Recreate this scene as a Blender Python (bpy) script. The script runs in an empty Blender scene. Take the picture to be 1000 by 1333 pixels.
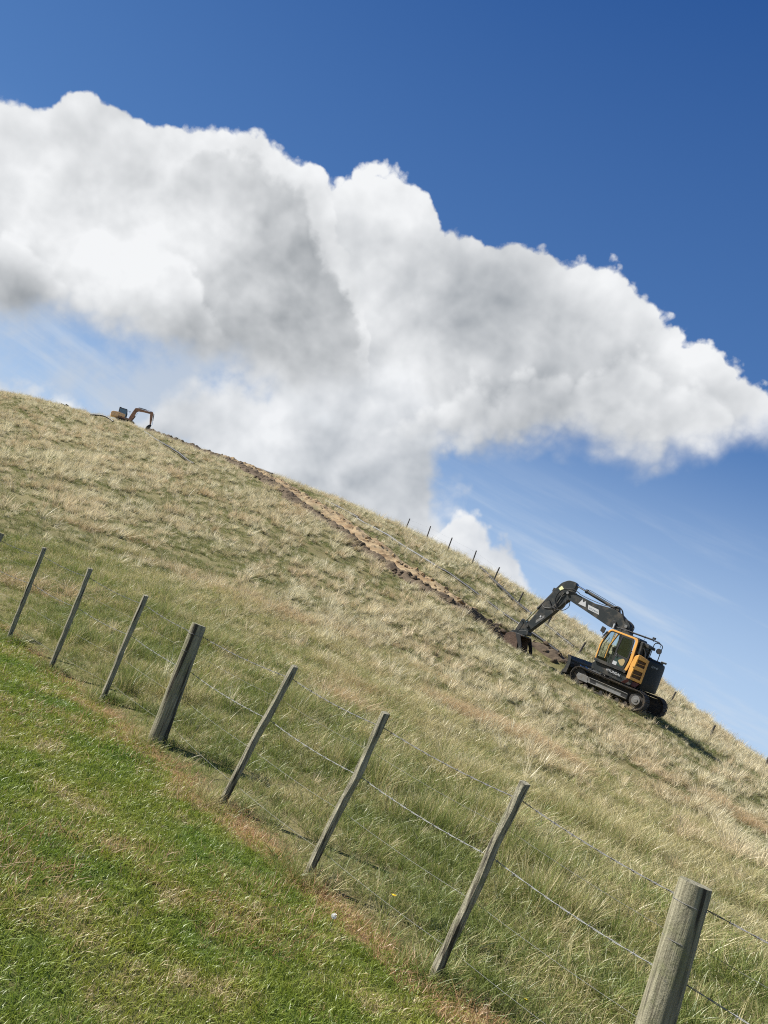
import bpy, bmesh, math, random
import numpy as np
from mathutils import Vector, Matrix, Euler
random.seed(7); rng = np.random.default_rng(11)
S = bpy.context.scene
R_ = math.radians
COL = S.collection

# ------------------------------------------------------------------ camera
EYE = 1.5
ROLL, PITCH, FPX = R_(21.5), R_(10.0), 1000.0          # the phone was tilted about 21 degrees
cF = np.array([0, math.cos(PITCH), math.sin(PITCH)]); _u = np.array([0, -math.sin(PITCH), math.cos(PITCH)])
_r = np.array([1.0, 0, 0])
cR = math.cos(ROLL)*_r + math.sin(ROLL)*_u
cU = -math.sin(ROLL)*_r + math.cos(ROLL)*_u
cam_d = bpy.data.cameras.new("camera"); cam = bpy.data.objects.new("camera", cam_d); COL.objects.link(cam)
cam.matrix_world = Matrix(((cR[0], cU[0], -cF[0], 0), (cR[1], cU[1], -cF[1], 0), (cR[2], cU[2], -cF[2], EYE), (0, 0, 0, 1)))
cam_d.sensor_fit = 'VERTICAL'; cam_d.sensor_height = 36; cam_d.lens = 36*FPX/1333
cam_d.clip_start = 0.05; cam_d.clip_end = 20000
S.camera = cam

def ray(x, y):
    d = cF + cR*(x-500)/FPX + cU*(666.5-y)/FPX
    return d/np.linalg.norm(d)
def az_el(x, y):
    d = ray(x, y); return math.degrees(math.atan2(d[0], d[1])), math.degrees(math.asin(d[2]))
def az_T(x, y):
    d = ray(x, y); return math.degrees(math.atan2(d[0], d[1])), d[2]/math.hypot(d[0], d[1])

# ------------------------------------------------------------------ exposure
S.view_settings.view_transform = 'Standard'; S.view_settings.look = 'None'
S.view_settings.gamma = 1; S.view_settings.exposure = 0.85; S.view_settings.use_curve_mapping = False
S.cycles.use_denoising = False; S.cycles.filter_width = 1.1; S.cycles.sample_clamp_indirect = 4
S.cycles.max_bounces = 6; S.cycles.diffuse_bounces = 3; S.cycles.transparent_max_bounces = 8

# ------------------------------------------------------------------ sun
SUN_AZ, SUN_EL = R_(-76), R_(42)
sdir = np.array([math.sin(SUN_AZ)*math.cos(SUN_EL), math.cos(SUN_AZ)*math.cos(SUN_EL), math.sin(SUN_EL)])
sun_d = bpy.data.lights.new("sun", 'SUN'); sun_d.energy = 5.0; sun_d.angle = R_(0.53); sun_d.color = (1, .955, .88)
sun = bpy.data.objects.new("sun", sun_d); COL.objects.link(sun)
sun.rotation_euler = Vector((-sdir[0], -sdir[1], -sdir[2])).to_track_quat('-Z', 'Y').to_euler()
sun.location = (-30, 10, 40)

# ------------------------------------------------------------------ node helper
class NT:
    def __init__(s, tree): s.t = tree; s.n = tree.nodes; s.l = tree.links
    def new(s, typ, **kw):
        nd = s.n.new(typ)
        for k, v in kw.items(): setattr(nd, k, v)
        return nd
    def put(s, sock, v):
        if isinstance(v, bpy.types.NodeSocket): s.l.new(v, sock)
        else: sock.default_value = v
    def m(s, op, a, b=0.0, c=0.0, clamp=False):
        nd = s.new('ShaderNodeMath', operation=op, use_clamp=clamp)
        s.put(nd.inputs[0], a); s.put(nd.inputs[1], b)
        if op in ('MULTIPLY_ADD', 'SMOOTH_MIN', 'SMOOTH_MAX', 'WRAP', 'COMPARE'): s.put(nd.inputs[2], c)
        return nd.outputs[0]
    def vm(s, op, a, b=(0, 0, 0), sc=None):
        nd = s.new('ShaderNodeVectorMath', operation=op)
        s.put(nd.inputs[0], a)
        if op != 'SCALE' and op not in ('LENGTH', 'NORMALIZE'): s.put(nd.inputs[1], b)
        if op == 'SCALE': s.put(nd.inputs['Scale'], sc)
        return nd.outputs[1] if op in ('LENGTH', 'DOT_PRODUCT', 'DISTANCE') else nd.outputs[0]
    def mr(s, v, a, b, c=0.0, d=1.0, smooth=False):
        nd = s.new('ShaderNodeMapRange', interpolation_type='SMOOTHSTEP' if smooth else 'LINEAR')
        for i, x in enumerate((v, a, b, c, d)): s.put(nd.inputs[i], x)
        return nd.outputs[0]
    def mix(s, f, a, b, blend='MIX'):
        nd = s.new('ShaderNodeMix', data_type='RGBA', blend_type=blend)
        s.put(nd.inputs[0], f); s.put(nd.inputs[6], a); s.put(nd.inputs[7], b)
        return nd.outputs[2]
    def noise(s, vec, scale, detail=4.0, rough=.55, lac=2.0, dist=0.0, typ='FBM', out=0):
        nd = s.new('ShaderNodeTexNoise', noise_type=typ, normalize=True) if typ == 'FBM' else s.new('ShaderNodeTexNoise', noise_type=typ)
        if vec is not None: s.l.new(vec, nd.inputs['Vector'])
        s.put(nd.inputs['Scale'], scale); nd.inputs['Detail'].default_value = detail
        nd.inputs['Roughness'].default_value = rough; nd.inputs['Lacunarity'].default_value = lac
        nd.inputs['Distortion'].default_value = dist
        return nd.outputs[out]
    def vor(s, vec, scale, detail=2.0, rough=.5, lac=2.0, rnd=1.0):
        nd = s.new('ShaderNodeTexVoronoi', feature='F1', normalize=False)
        s.l.new(vec, nd.inputs['Vector']); s.put(nd.inputs['Scale'], scale)
        nd.inputs['Detail'].default_value = detail; nd.inputs['Roughness'].default_value = rough
        nd.inputs['Lacunarity'].default_value = lac; nd.inputs['Randomness'].default_value = rnd
        return nd.outputs['Distance']
    def curve(s, v, pts, x0, x1, y0, y1):
        """piecewise curve y(x) over real units"""
        nd = s.new('ShaderNodeFloatCurve'); cv = nd.mapping.curves[0]
        pts = sorted(pts); P = [((x-x0)/(x1-x0), (y-y0)/(y1-y0)) for x, y in pts]
        while len(cv.points) < len(P): cv.points.new(.5, .5)
        for c, (a, b) in zip(cv.points, P): c.location = (min(max(a, 0), 1), min(max(b, 0), 1)); c.handle_type = 'AUTO'
        nd.mapping.extend = 'HORIZONTAL'; nd.mapping.update()
        s.put(nd.inputs['Value'], s.mr(v, x0, x1))
        return s.mr(nd.outputs[0], 0, 1, y0, y1)

# ------------------------------------------------------------------ sky with cumulus
W = bpy.data.worlds.new("World"); S.world = W; W.use_nodes = True
W.node_tree.nodes.clear(); w = NT(W.node_tree)
sky = w.new('ShaderNodeTexSky', sky_type='NISHITA'); sky.sun_disc = False
sky.sun_elevation = SUN_EL; sky.sun_rotation = SUN_AZ; sky.altitude = 300; sky.air_density = 1.0; sky.dust_density = .0; sky.ozone_density = 2.2
SKYG = .085
tc = w.new('ShaderNodeTexCoord'); D = w.vm('NORMALIZE', tc.outputs['Generated'])
sep = w.new('ShaderNodeSeparateXYZ'); w.l.new(D, sep.inputs[0])
hyp = w.m('SQRT', w.m('MAXIMUM', w.m('SUBTRACT', 1.0, w.m('MULTIPLY', sep.outputs[2], sep.outputs[2])), 1e-5))
U0 = w.m('MULTIPLY', w.m('ARCTAN2', sep.outputs[0], sep.outputs[1]), 57.2958)      # azimuth, degrees
V0 = w.m('MULTIPLY', w.m('ARCTAN2', sep.outputs[2], hyp), 57.2958)                 # elevation, degrees
X0, X1, Y0, Y1 = -60.0, 60.0, -20.0, 60.0
def cpts(px): return [az_el(*p) for p in px]

# billow field evaluated at the point and at two points nearer the sun (self shadowing)
st = sdir - np.array([0, 1, .2])*(sdir @ np.array([0, 1, .2]))/1.04; st /= np.linalg.norm(st)
g = bpy.data.node_groups.new("cloud_billow", 'ShaderNodeTree')
g.interface.new_socket("Vector", in_out='INPUT', socket_type='NodeSocketVector')
g.interface.new_socket("Big", in_out='OUTPUT', socket_type='NodeSocketFloat')
g.interface.new_socket("Fine", in_out='OUTPUT', socket_type='NodeSocketFloat')
q = NT(g); gi = q.new('NodeGroupInput'); go = q.new('NodeGroupOutput')
wv = q.noise(gi.outputs[0], 7.0, 2.0, .5, out=1)
vec = q.vm('ADD', gi.outputs[0], q.vm('SCALE', q.vm('SUBTRACT', wv, (.5, .5, .5)), sc=.045))
big = q.noise(vec, 4.2, 3.0, .5)
vo = q.vor(vec, 8.0, 3.0, .58, 2.2)
q.l.new(q.m('ADD', q.m('MULTIPLY', q.m('SUBTRACT', big, .5), 1.5), q.m('MULTIPLY', q.m('SUBTRACT', .50, vo), 1.15)), go.inputs[0])
q.l.new(q.m('SUBTRACT', big, .5), go.inputs[1])
def billow(vec):
    nd = w.new('ShaderNodeGroup'); nd.node_tree = g; w.l.new(vec, nd.inputs[0]); return nd.outputs
def off(k): return w.vm('ADD', D, tuple(st*k))
B0 = billow(D); B1 = billow(off(.022)); B2 = w.m('SUBTRACT', w.noise(off(.12), 4.2, 2.0, .5), .5)
RL = w.m('SUBTRACT', w.noise(D, 8.5, 4.0, .5), w.noise(off(.030), 8.5, 3.0, .5))
FN = w.m('SUBTRACT', w.noise(D, 24.0, 7.0, .6), .5)                                # fine crisp detail
FN1 = w.m('SUBTRACT', w.noise(off(.012), 24.0, 4.0, .6), .5)
# wobble the coordinates the outlines are read at
wob = w.noise(D, 10.0, 5.0, .6, out=1)
ws = w.new('ShaderNodeSeparateXYZ'); w.l.new(wob, ws.inputs[0])
U = w.m('MULTIPLY_ADD', w.m('SUBTRACT', ws.outputs[0], .5), 3.6, U0)
V = w.m('MULTIPLY_ADD', w.m('SUBTRACT', ws.outputs[1], .5), 3.0, V0)

VC = w.new('ShaderNodeCombineXYZ'); w.put(VC.inputs[0], w.m('MULTIPLY_ADD', w.m('SUBTRACT', ws.outputs[0], .5), 2.6, U0)); w.put(VC.inputs[1], w.m('MULTIPLY_ADD', w.m('SUBTRACT', ws.outputs[2], .5), 2.6, V0))
def spots(base, lst):
    """broad light and shade of the cloud masses: (pixel, radius in degrees, amount)"""
    acc = base
    for (px, py, r, amt) in lst:
        u_, v_ = az_el(px, py); d = w.vm('DISTANCE', VC.outputs[0], (u_, v_, 0))
        acc = w.m('ADD', acc, w.mr(d, 0, r*1.7, amt, 0, smooth=True))
    return acc
TONE = spots(.62, [(20,190,4,.22),(110,165,3,-.05),(60,285,4,.18),(190,345,5,.26),(130,300,4,.1),(280,240,4,.10),(10,405,5,-.26),(110,432,4,-.30),(235,452,4,-.42),(340,480,5,-.34),
    (430,225,3,.22),(500,250,4,.34),(560,300,3,.15),(650,290,2.5,.22),(600,410,6,-.30),(680,440,6,-.28),(790,365,3,.26),(820,450,3,-.15),(875,450,2.5,.25),(950,520,4,.20),(740,530,4,-.16),(650,545,4,-.22),(890,590,3,.12),(532,470,2.2,.26),
    (290,500,4,.26),(345,530,3,.18),(300,585,4,-.05),(450,600,5,-.06),(500,650,4,-.04),(400,560,4,.12),(480,540,3,.08),(610,690,3,.2),(660,730,2,-.35),(30,470,3,.05),(70,500,2.5,.25)])
def layer(top, bot, tone_hi, tone_lo, puff=2.4, soft=.32, botsoft=2.6, gain=1.0, lift=.5, own=None, rim=.22, shift=0.0):
    """one cumulus: outline curves in azimuth and elevation, billowed edge, sunlit billows, grey base"""
    ct = w.curve(U, cpts(top), X0, X1, Y0, Y1); cb = w.curve(U, cpts(bot), X0, X1, Y0, Y1)
    up = w.m('SUBTRACT', ct, V); dn = w.m('SUBTRACT', V, cb)
    edge = w.m('ADD', w.m('MULTIPLY_ADD', B0[0], puff, lift), w.m('MULTIPLY', FN, puff*.8))
    e1 = w.m('ADD', up, edge)
    a1 = w.mr(e1, -soft*.6, soft, smooth=True)
    a2 = w.mr(w.m('ADD', dn, edge), -botsoft*.5, botsoft, smooth=True)
    al = w.m('MULTIPLY', a1, a2)
    sh = w.m('ADD', w.m('MULTIPLY', w.m('SUBTRACT', B0[0], B1[0]), .34), w.m('MULTIPLY_ADD', RL, 1.5, w.m('MULTIPLY', w.m('SUBTRACT', B0[1], B2), .8)))
    lum = spots(TONE, own) if own else TONE
    if shift: lum = w.m('ADD', lum, shift)
    lum = w.m('ADD', lum, w.mr(e1, 0, 3.2, rim, 0, smooth=True))                       # thin sunlit crowns
    lum = w.m('ADD', lum, w.m('MULTIPLY', w.m('ADD', sh, w.m('MULTIPLY', w.m('SUBTRACT', FN, FN1), .22)), gain))
    lum = w.mr(lum, -.1, 1.12, 0, 1)
    return al, w.mix(lum, (*tone_lo, 1), (*tone_hi, 1))
WH = (.93, .945, .96)
base = w.new('ShaderNodeMix', data_type='RGBA', blend_type='MULTIPLY'); base.inputs[0].default_value = 1
w.l.new(sky.outputs[0], base.inputs[6]); base.inputs[7].default_value = (SKYG*.50, SKYG*.88, SKYG*1.26, 1)
skyg = w.mix(w.mr(V0, 4, 50), (.14, .30, .62, 1), (.022, .092, .325, 1)); base_c = w.mix(.82, base.outputs[2], skyg)
# paler air towards the horizon
colr = w.mix(w.mr(V0, 25, 1, 0, .88, smooth=True), base_c, (.54, .71, .93, 1))
# thin cirrus streaks low on the right
ang = R_(-9)
cu = w.m('ADD', w.m('MULTIPLY', U0, math.cos(ang)), w.m('MULTIPLY', V0, math.sin(ang)))
cv = w.m('SUBTRACT', w.m('MULTIPLY', V0, math.cos(ang)), w.m('MULTIPLY', U0, math.sin(ang)))
cc = w.new('ShaderNodeCombineXYZ'); w.put(cc.inputs[0], w.m('MULTIPLY', cu, .035)); w.put(cc.inputs[1], w.m('MULTIPLY', cv, .28))
ci = w.noise(cc.outputs[0], 1.6, 7.0, .58, dist=.25)
cim = w.m('MULTIPLY', w.mr(ci, .46, .72, smooth=True), w.m('MULTIPLY', w.mr(V0, 19, 9, 0, 1, smooth=True), .55))
colr = w.mix(cim, colr, (.66, .74, .84, 1))
veil = w.m('MULTIPLY', w.m('MULTIPLY', w.mr(U0, 2, -14, 0, 1, smooth=True), w.mr(V0, 26, 14, 0, 1, smooth=True)), w.mr(w.noise(D, 6.0, 6.0, .6), .40, .62, 0, .75, smooth=True))
colr = w.mix(veil, colr, (.58, .64, .72, 1))
LAY = [
 # right lobe, behind
 dict(top=[(150,250),(300,225),(400,215),(430,222),(480,216),(540,230),(580,255),(640,278),(700,306),(740,333),(800,345),(840,372),(900,418),(960,455),(1000,485),(1060,545),(1110,640),(1125,800),(1130,1100)],
      bot=[(150,440),(300,500),(420,570),(520,590),(580,588),(620,602),(655,606),(700,588),(760,592),(830,620),(880,610),(940,592),(1000,588),(1060,600),(1120,640)],
      tone_hi=WH, tone_lo=(.33,.36,.395), puff=2.0, own=[(490,330,4,.22),(480,400,3,.16)], gain=.85),
 # lower bright mass under it
 dict(top=[(170,560),(205,520),(240,480),(290,455),(330,465),(400,470),(470,450),(530,440),(560,480),(582,530),(592,590),(606,650),(618,720),(640,960),(660,1250)],
      bot=[(170,600),(240,640),(400,720),(600,800)], tone_hi=(.90,.92,.945), tone_lo=(.36,.40,.45), puff=3.4, soft=2.4, botsoft=1.5, rim=.05),
 # torn scrap between them
 dict(top=[(520,590),(535,556),(560,545),(590,553),(610,580),(622,650),(640,820),(660,1200)],
      bot=[(500,585),(540,588),(580,600),(610,622),(640,660)], tone_hi=(.82,.85,.88), tone_lo=(.42,.48,.56), puff=2.4, soft=1.6, botsoft=1.2, rim=.1, lift=-.1),
 # small cumulus on the skyline
 dict(top=[(500,720),(535,690),(575,688),(600,662),(625,660),(650,690),(672,712),(690,750),(703,790),(722,960),(745,1300)],
      bot=[(500,760),(600,790),(700,820),(720,840)], tone_hi=WH, tone_lo=(.34,.40,.50), puff=1.7, soft=.5, botsoft=1.0, rim=.15),
 # left horizon cloud
 dict(top=[(-60,440),(0,462),(40,478),(80,498),(100,510),(115,560),(135,760),(160,1200)],
      bot=[(-60,560),(0,590),(150,620)], tone_hi=(.84,.87,.90), tone_lo=(.36,.42,.50), puff=2.4, soft=.9, botsoft=1.0, rim=.15),
 # nearer billows of the right lobe
 dict(top=[(430,560),(520,520),(580,500),(640,478),(700,455),(760,452),(800,438),(850,412),(890,430),(930,470),(975,505),(1010,540),(1060,610),(1110,700),(1125,850),(1130,1150)],
      bot=[(150,440),(300,500),(420,570),(520,590),(580,588),(620,602),(655,606),(700,588),(760,592),(830,620),(880,610),(940,592),(1000,588),(1060,600),(1120,640)],
      tone_hi=WH, tone_lo=(.33,.36,.395), puff=3.2, soft=1.0, rim=.22, lift=-.2, shift=.05),
 # left lobe
 dict(top=[(-200,100),(-100,90),(0,112),(60,130),(100,118),(160,126),(230,150),(290,180),(340,187),(390,218),(430,248),(462,310),(474,360),(485,420),(495,480),(502,570),(512,720),(530,1000)],
      bot=[(-200,370),(-60,410),(0,425),(60,432),(120,440),(180,455),(240,472),(300,490),(380,500),(440,500),(500,520)],
      tone_hi=WH, tone_lo=(.31,.335,.36), puff=1.8, lift=.85, own=[(330,215,5,.14)], gain=.9, shift=.06),
 # the grey billow standing in front of it
 dict(top=[(-200,200),(-60,215),(0,200),(50,160),(100,178),(160,196),(215,205),(270,190),(320,188),(365,215),(405,248),(440,285),(462,320),(474,365),(485,420),(495,480),(502,570),(512,720),(530,1000)],
      bot=[(-200,370),(-60,410),(0,425),(60,432),(120,440),(180,455),(240,472),(300,490),(380,500),(440,500),(500,520)],
      tone_hi=WH, tone_lo=(.31,.335,.36), puff=2.6, soft=.7, lift=.2, rim=0, shift=-.05, own=[(60,200,5,.10), (430,310,4,-.14),(450,385,5,-.15),(380,420,5,-.18),(350,300,4,-.08)], gain=.95),
 # a low bright billow on the far left
 dict(top=[(-200,330),(-60,300),(0,290),(50,262),(90,275),(130,318),(180,322),(230,300),(270,330),(300,385),(330,430),(350,520),(365,640),(400,1000)],
      bot=[(-200,370),(-60,410),(0,425),(60,432),(120,440),(180,455),(240,472),(300,490),(380,500)],
      tone_hi=WH, tone_lo=(.31,.335,.36), puff=3.0, soft=.8, lift=-.1, rim=.22, gain=.9, shift=.04),
]
for L in LAY:
    al, c = layer(**L); colr = w.mix(al, colr, c)
bg = w.new('ShaderNodeBackground'); w.l.new(colr, bg.inputs[0]); bg.inputs[1].default_value = .54
wo = w.new('ShaderNodeOutputWorld'); w.l.new(bg.outputs[0], wo.inputs[0])
W.cycles.sampling_method = 'MANUAL'; W.cycles.sample_map_resolution = 512

# ------------------------------------------------------------------ object helpers
def tag(o, label=None, cat=None, group=None, kind=None):
    if label: o['label'] = label
    if cat: o['category'] = cat
    if group: o['group'] = group
    if kind: o['kind'] = kind
    return o
def empty(name, loc=(0, 0, 0)):
    o = bpy.data.objects.new(name, None); COL.objects.link(o); o.location = loc; o.empty_display_size = .3; return o
def link_mesh(name, me, mat=None, parent=None):
    if mat is not None and not me.materials: me.materials.append(mat)
    o = bpy.data.objects.new(name, me); COL.objects.link(o)
    if parent is not None: o.parent = parent
    return o
def mesh_from(name, V, F, smooth=True):
    me = bpy.data.meshes.new(name); V = np.asarray(V, dtype=np.float32); F = np.asarray(F, dtype=np.int32)
    me.vertices.add(len(V)); me.vertices.foreach_set("co", V.ravel())
    if len(F):
        k = F.shape[1]; me.loops.add(F.size); me.loops.foreach_set("vertex_index", F.ravel())
        me.polygons.add(len(F)); me.polygons.foreach_set("loop_start", np.arange(0, F.size, k, dtype=np.int32))
        try: me.polygons.foreach_set("loop_total", np.full(len(F), k, dtype=np.int32))
        except Exception: pass
        if smooth: me.polygons.foreach_set("use_smooth", np.ones(len(F), dtype=bool))
    me.update(calc_edges=True); return me
def fattr(me, name, vals):
    a = me.attributes.new(name, 'FLOAT', 'POINT'); a.data.foreach_set('value', np.asarray(vals, dtype=np.float32))

def new_mat(name):
    m = bpy.data.materials.new(name); m.use_nodes = True; m.node_tree.nodes.clear()
    n = NT(m.node_tree); out = n.new('ShaderNodeOutputMaterial'); return m, n, out
def pbr(name, col, rough=.6, metal=0.0, bump=0.0, bscale=30, var=0.0, vscale=8, spec=.5, coat=0.0, dirt=None, dirtamt=.5):
    m, n, out = new_mat(name)
    b = n.new('ShaderNodeBsdfPrincipled'); n.l.new(b.outputs[0], out.inputs[0])
    b.inputs['Roughness'].default_value = rough; b.inputs['Metallic'].default_value = metal
    b.inputs['Specular IOR Level'].default_value = spec; b.inputs['Coat Weight'].default_value = coat
    t = n.new('ShaderNodeTexCoord')
    c = (*col, 1)
    if var:
        nz = n.noise(t.outputs['Object'], vscale, 5, .6)
        c = n.mix(nz, (*[x*(1-var) for x in col], 1), (*[min(x*(1+var), 1) for x in col], 1))
    if dirt is not None:
        nz = n.noise(t.outputs['Object'], vscale*.6, 7, .65)
        f = n.m('MULTIPLY', n.mr(nz, .45, .65, smooth=True), dirtamt)
        c = n.mix(f, c, (*dirt, 1)); n.l.new(n.mr(f, 0, 1, rough, .9), b.inputs['Roughness'])
    n.put(b.inputs['Base Color'], c)
    if bump:
        nz = n.noise(t.outputs['Object'], bscale, 6, .6)
        bm = n.new('ShaderNodeBump'); bm.inputs['Strength'].default_value = bump; bm.inputs['Distance'].default_value = .02
        n.l.new(nz, bm.inputs['Height']); n.l.new(bm.outputs[0], b.inputs['Normal'])
    return m

# ------------------------------------------------------------------ value noise for shapes and planting
_perm = np.random.default_rng(5).random((256, 256))
def vnoise(x, y):
    x = np.asarray(x, float); y = np.asarray(y, float)
    xi = np.floor(x).astype(int); yi = np.floor(y).astype(int); fx = x-xi; fy = y-yi
    fx = fx*fx*(3-2*fx); fy = fy*fy*(3-2*fy)
    g_ = lambda a, b: _perm[a & 255, b & 255]
    return (g_(xi, yi)*(1-fx)+g_(xi+1, yi)*fx)*(1-fy)+(g_(xi, yi+1)*(1-fx)+g_(xi+1, yi+1)*fx)*fy
def fbm(x, y, o=4):
    s = 0; a = .5; t = 0
    for i in range(o): s = s+a*vnoise(x*2**i+17.3*i, y*2**i+5.1*i); t += a; a *= .5
    return s/t

# ------------------------------------------------------------------ the hill
SKY_PX = [(-60,498),(0,509),(40,516),(85,528),(130,541),(165,550),(230,573),(290,595),(340,612),(380,627),(440,649),(480,667),(520,684),(560,704),(600,723),(640,745),(680,768),(740,805),(815,853),(868,892),(900,919),(930,943),(960,967),(1000,997),(1060,1046)]
_ska, _skT = np.array([az_T(*p) for p in SKY_PX]).T
_ska = np.concatenate([[-180, -70, -45], _ska, [50, 90, 180]]); _skT = np.concatenate([[.02, .04, .09], _skT, [-.015, -.02, .02]])
_rsa = [-180, -60, -28, -20, -8, 0, 6, 14, 20, 26, 31, 50, 180]
_rsv = [120, 130, 128, 120, 100, 88, 80, 80, 84, 76, 66, 60, 120]
_m0a = [-180, -28, -8, 8, 20, 30, 180]; _m0v = [.05, .07, .07, .03, .022, .02, .03]
FD = np.array([-.645, .764]); FD /= np.linalg.norm(FD)                 # fence direction, away to the left
FN_ = np.array([FD[1], FD[0]*-1])*1.0                                  # unit normal pointing uphill
FP = np.array([.39, 5.35])
if FN_ @ np.array([0, 1]) < 0: FN_ = -FN_
def fence_dist(x, y): return (x-FP[0])*FN_[0]+(y-FP[1])*FN_[1]
def height(x, y, bumps=True):
    x = np.asarray(x, float); y = np.asarray(y, float)
    r = np.hypot(x, y); a = np.degrees(np.arctan2(x, y))
    T = np.interp(a, _ska, _skT)-.0026; rs = np.interp(a, _rsa, _rsv); m0 = np.interp(a, _m0a, _m0v)
    ca = np.sin(np.radians(a))*FN_[0]+np.cos(np.radians(a))*FN_[1]
    r0 = np.clip(np.where(ca > .05, (FP @ FN_)/np.maximum(ca, .05), 30), 3.2, 15)
    L = rs-r0; zs = EYE+T*rs; s = np.clip((r-r0)/L, 0, 1)
    z = (3*s*s-2*s**3)*zs+s*(1-s)**2*L*m0+s*s*(s-1)*L*T
    d = np.maximum(r-rs, 0); k = .0035
    fall = np.where(d < 45, T*d-k*d*d, T*45-k*2025+(T-.315)*np.minimum(d-45, 60))
    z = np.where(r > rs, zs+fall, z)
    z = np.maximum(z, -14+0*z)
    if bumps:
        far = np.clip((fence_dist(x, y)+.2)/4, 0, 1)*np.clip((rs*1.02-r)/25, .15, 1)
        z = z+far*((fbm(x*.11, y*.11, 3)-.5)*.5+(fbm(x*.6+9, y*.6, 3)-.5)*.16)
        z = z+(fbm(x*1.1, y*1.1+4, 3)-.5)*.05
    pw = np.exp(-(np.hypot(x-13.06, y-35.55)/3.2)**4)                    # the bench the near excavator stands on
    z = z*(1-pw)+pw*(3.50+.1146*(y-35.55))
    z = z-.62*np.exp(-(np.hypot(x-9.05, y-38.6)/2.5)**4)                  # dug out where the bucket works
    return z
def hit(px, py, r_min=2.0, r_max=200.0, lift=0.0):
    """the point of the ground seen at a pixel of the photograph"""
    d = ray(px, py); hx = math.hypot(d[0], d[1]); rr = np.geomspace(r_min, r_max, 4000)
    zz = EYE+d[2]/hx*rr; gz = height(d[0]/hx*rr, d[1]/hx*rr)+lift
    k = np.argmax(zz < gz) if (zz < gz).any() else np.argmin(zz-gz)
    return np.array([d[0]/hx*rr[k], d[1]/hx*rr[k], gz[k]-lift])

azs = np.concatenate([np.arange(-180, -46, 3.0), np.arange(-46, 50, .2), np.arange(50, 180.1, 3.0)])
rad = np.concatenate([[0.0, .6, 1.2], np.geomspace(1.7, 260, 330), [320, 420, 600, 1000, 2000, 6000]])
A, Rr = np.meshgrid(np.radians(azs), rad, indexing='ij'); X = Rr*np.sin(A); Y = Rr*np.cos(A)
Z = height(X, Y); na, nr = A.shape
idx = np.arange(na*nr).reshape(na, nr)
quads = np.stack([idx[:-1, :-1], idx[1:, :-1], idx[1:, 1:], idx[:-1, 1:]], -1).reshape(-1, 4)[:, ::-1]
ground = mesh_from("ground", np.stack([X, Y, Z], -1).reshape(-1, 3), quads)

# colours of the sward, shared by the soil under it and the blades in it
def sward_zones(n):
    """0..1 fields over the ground: straw share, dead tan patches, strip under the fence, beyond-fence"""
    gp = n.new('ShaderNodeNewGeometry').outputs['Position']
    s = n.new('ShaderNodeSeparateXYZ'); n.l.new(gp, s.inputs[0]); c = n.new('ShaderNodeCombineXYZ')
    n.l.new(s.outputs[0], c.inputs[0]); n.l.new(s.outputs[1], c.inputs[1]); p = c.outputs[0]
    fd = n.m('SUBTRACT', n.m('MULTIPLY_ADD', s.outputs[0], float(FN_[0]), n.m('MULTIPLY', s.outputs[1], float(FN_[1]))), float(FP @ FN_))
    return p, fd
def ground_material():
    m, n, out = new_mat("turf_soil"); p, fd = sward_zones(n)
    b = n.new('ShaderNodeBsdfPrincipled'); n.l.new(b.outputs[0], out.inputs[0]); b.inputs['Roughness'].default_value = .95
    b.inputs['Specular IOR Level'].default_value = .1
    big = n.noise(p, .16, 4, .6); mid = n.noise(p, 1.3, 6, .65); fine = n.noise(p, 14, 6, .7)
    lawn = n.mix(n.mr(n.noise(p, 1.1, 5, .62), .38, .66), (.08, .13, .016, 1), (.15, .13, .05, 1))
    lawn = n.mix(n.mr(fine, .35, .7), lawn, (.09, .085, .035, 1))
    hill = n.mix(n.mr(mid, .3, .7), (.085, .092, .026, 1), (.24, .205, .095, 1))
    hill = n.mix(n.mr(fine, .35, .75), hill, (.19, .165, .09, 1))
    hill = n.mix(n.mr(big, .35, .7, 0, .5), hill, (.13, .11, .05, 1))
    c = n.mix(n.mr(fd, -.2, .5), lawn, hill)
    strip = n.m('MULTIPLY', n.mr(n.m('ABSOLUTE', n.m('ADD', fd, .10)), .04, .22, 1, 0, smooth=True), n.mr(mid, .3, .5))
    c = n.mix(n.m('MULTIPLY', strip, .9), c, n.mix(fine, (.24, .13, .06, 1), (.40, .27, .14, 1)))
    n.put(b.inputs['Base Color'], c)
    bp = n.new('ShaderNodeBump'); bp.inputs['Strength'].default_value = .8; bp.inputs['Distance'].default_value = .06
    n.l.new(n.noise(p, 9, 6, .7), bp.inputs['Height']); n.l.new(bp.outputs[0], b.inputs['Normal'])
    return m
go_ = link_mesh("ground", ground, ground_material()); tag(go_, kind='structure')

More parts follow.
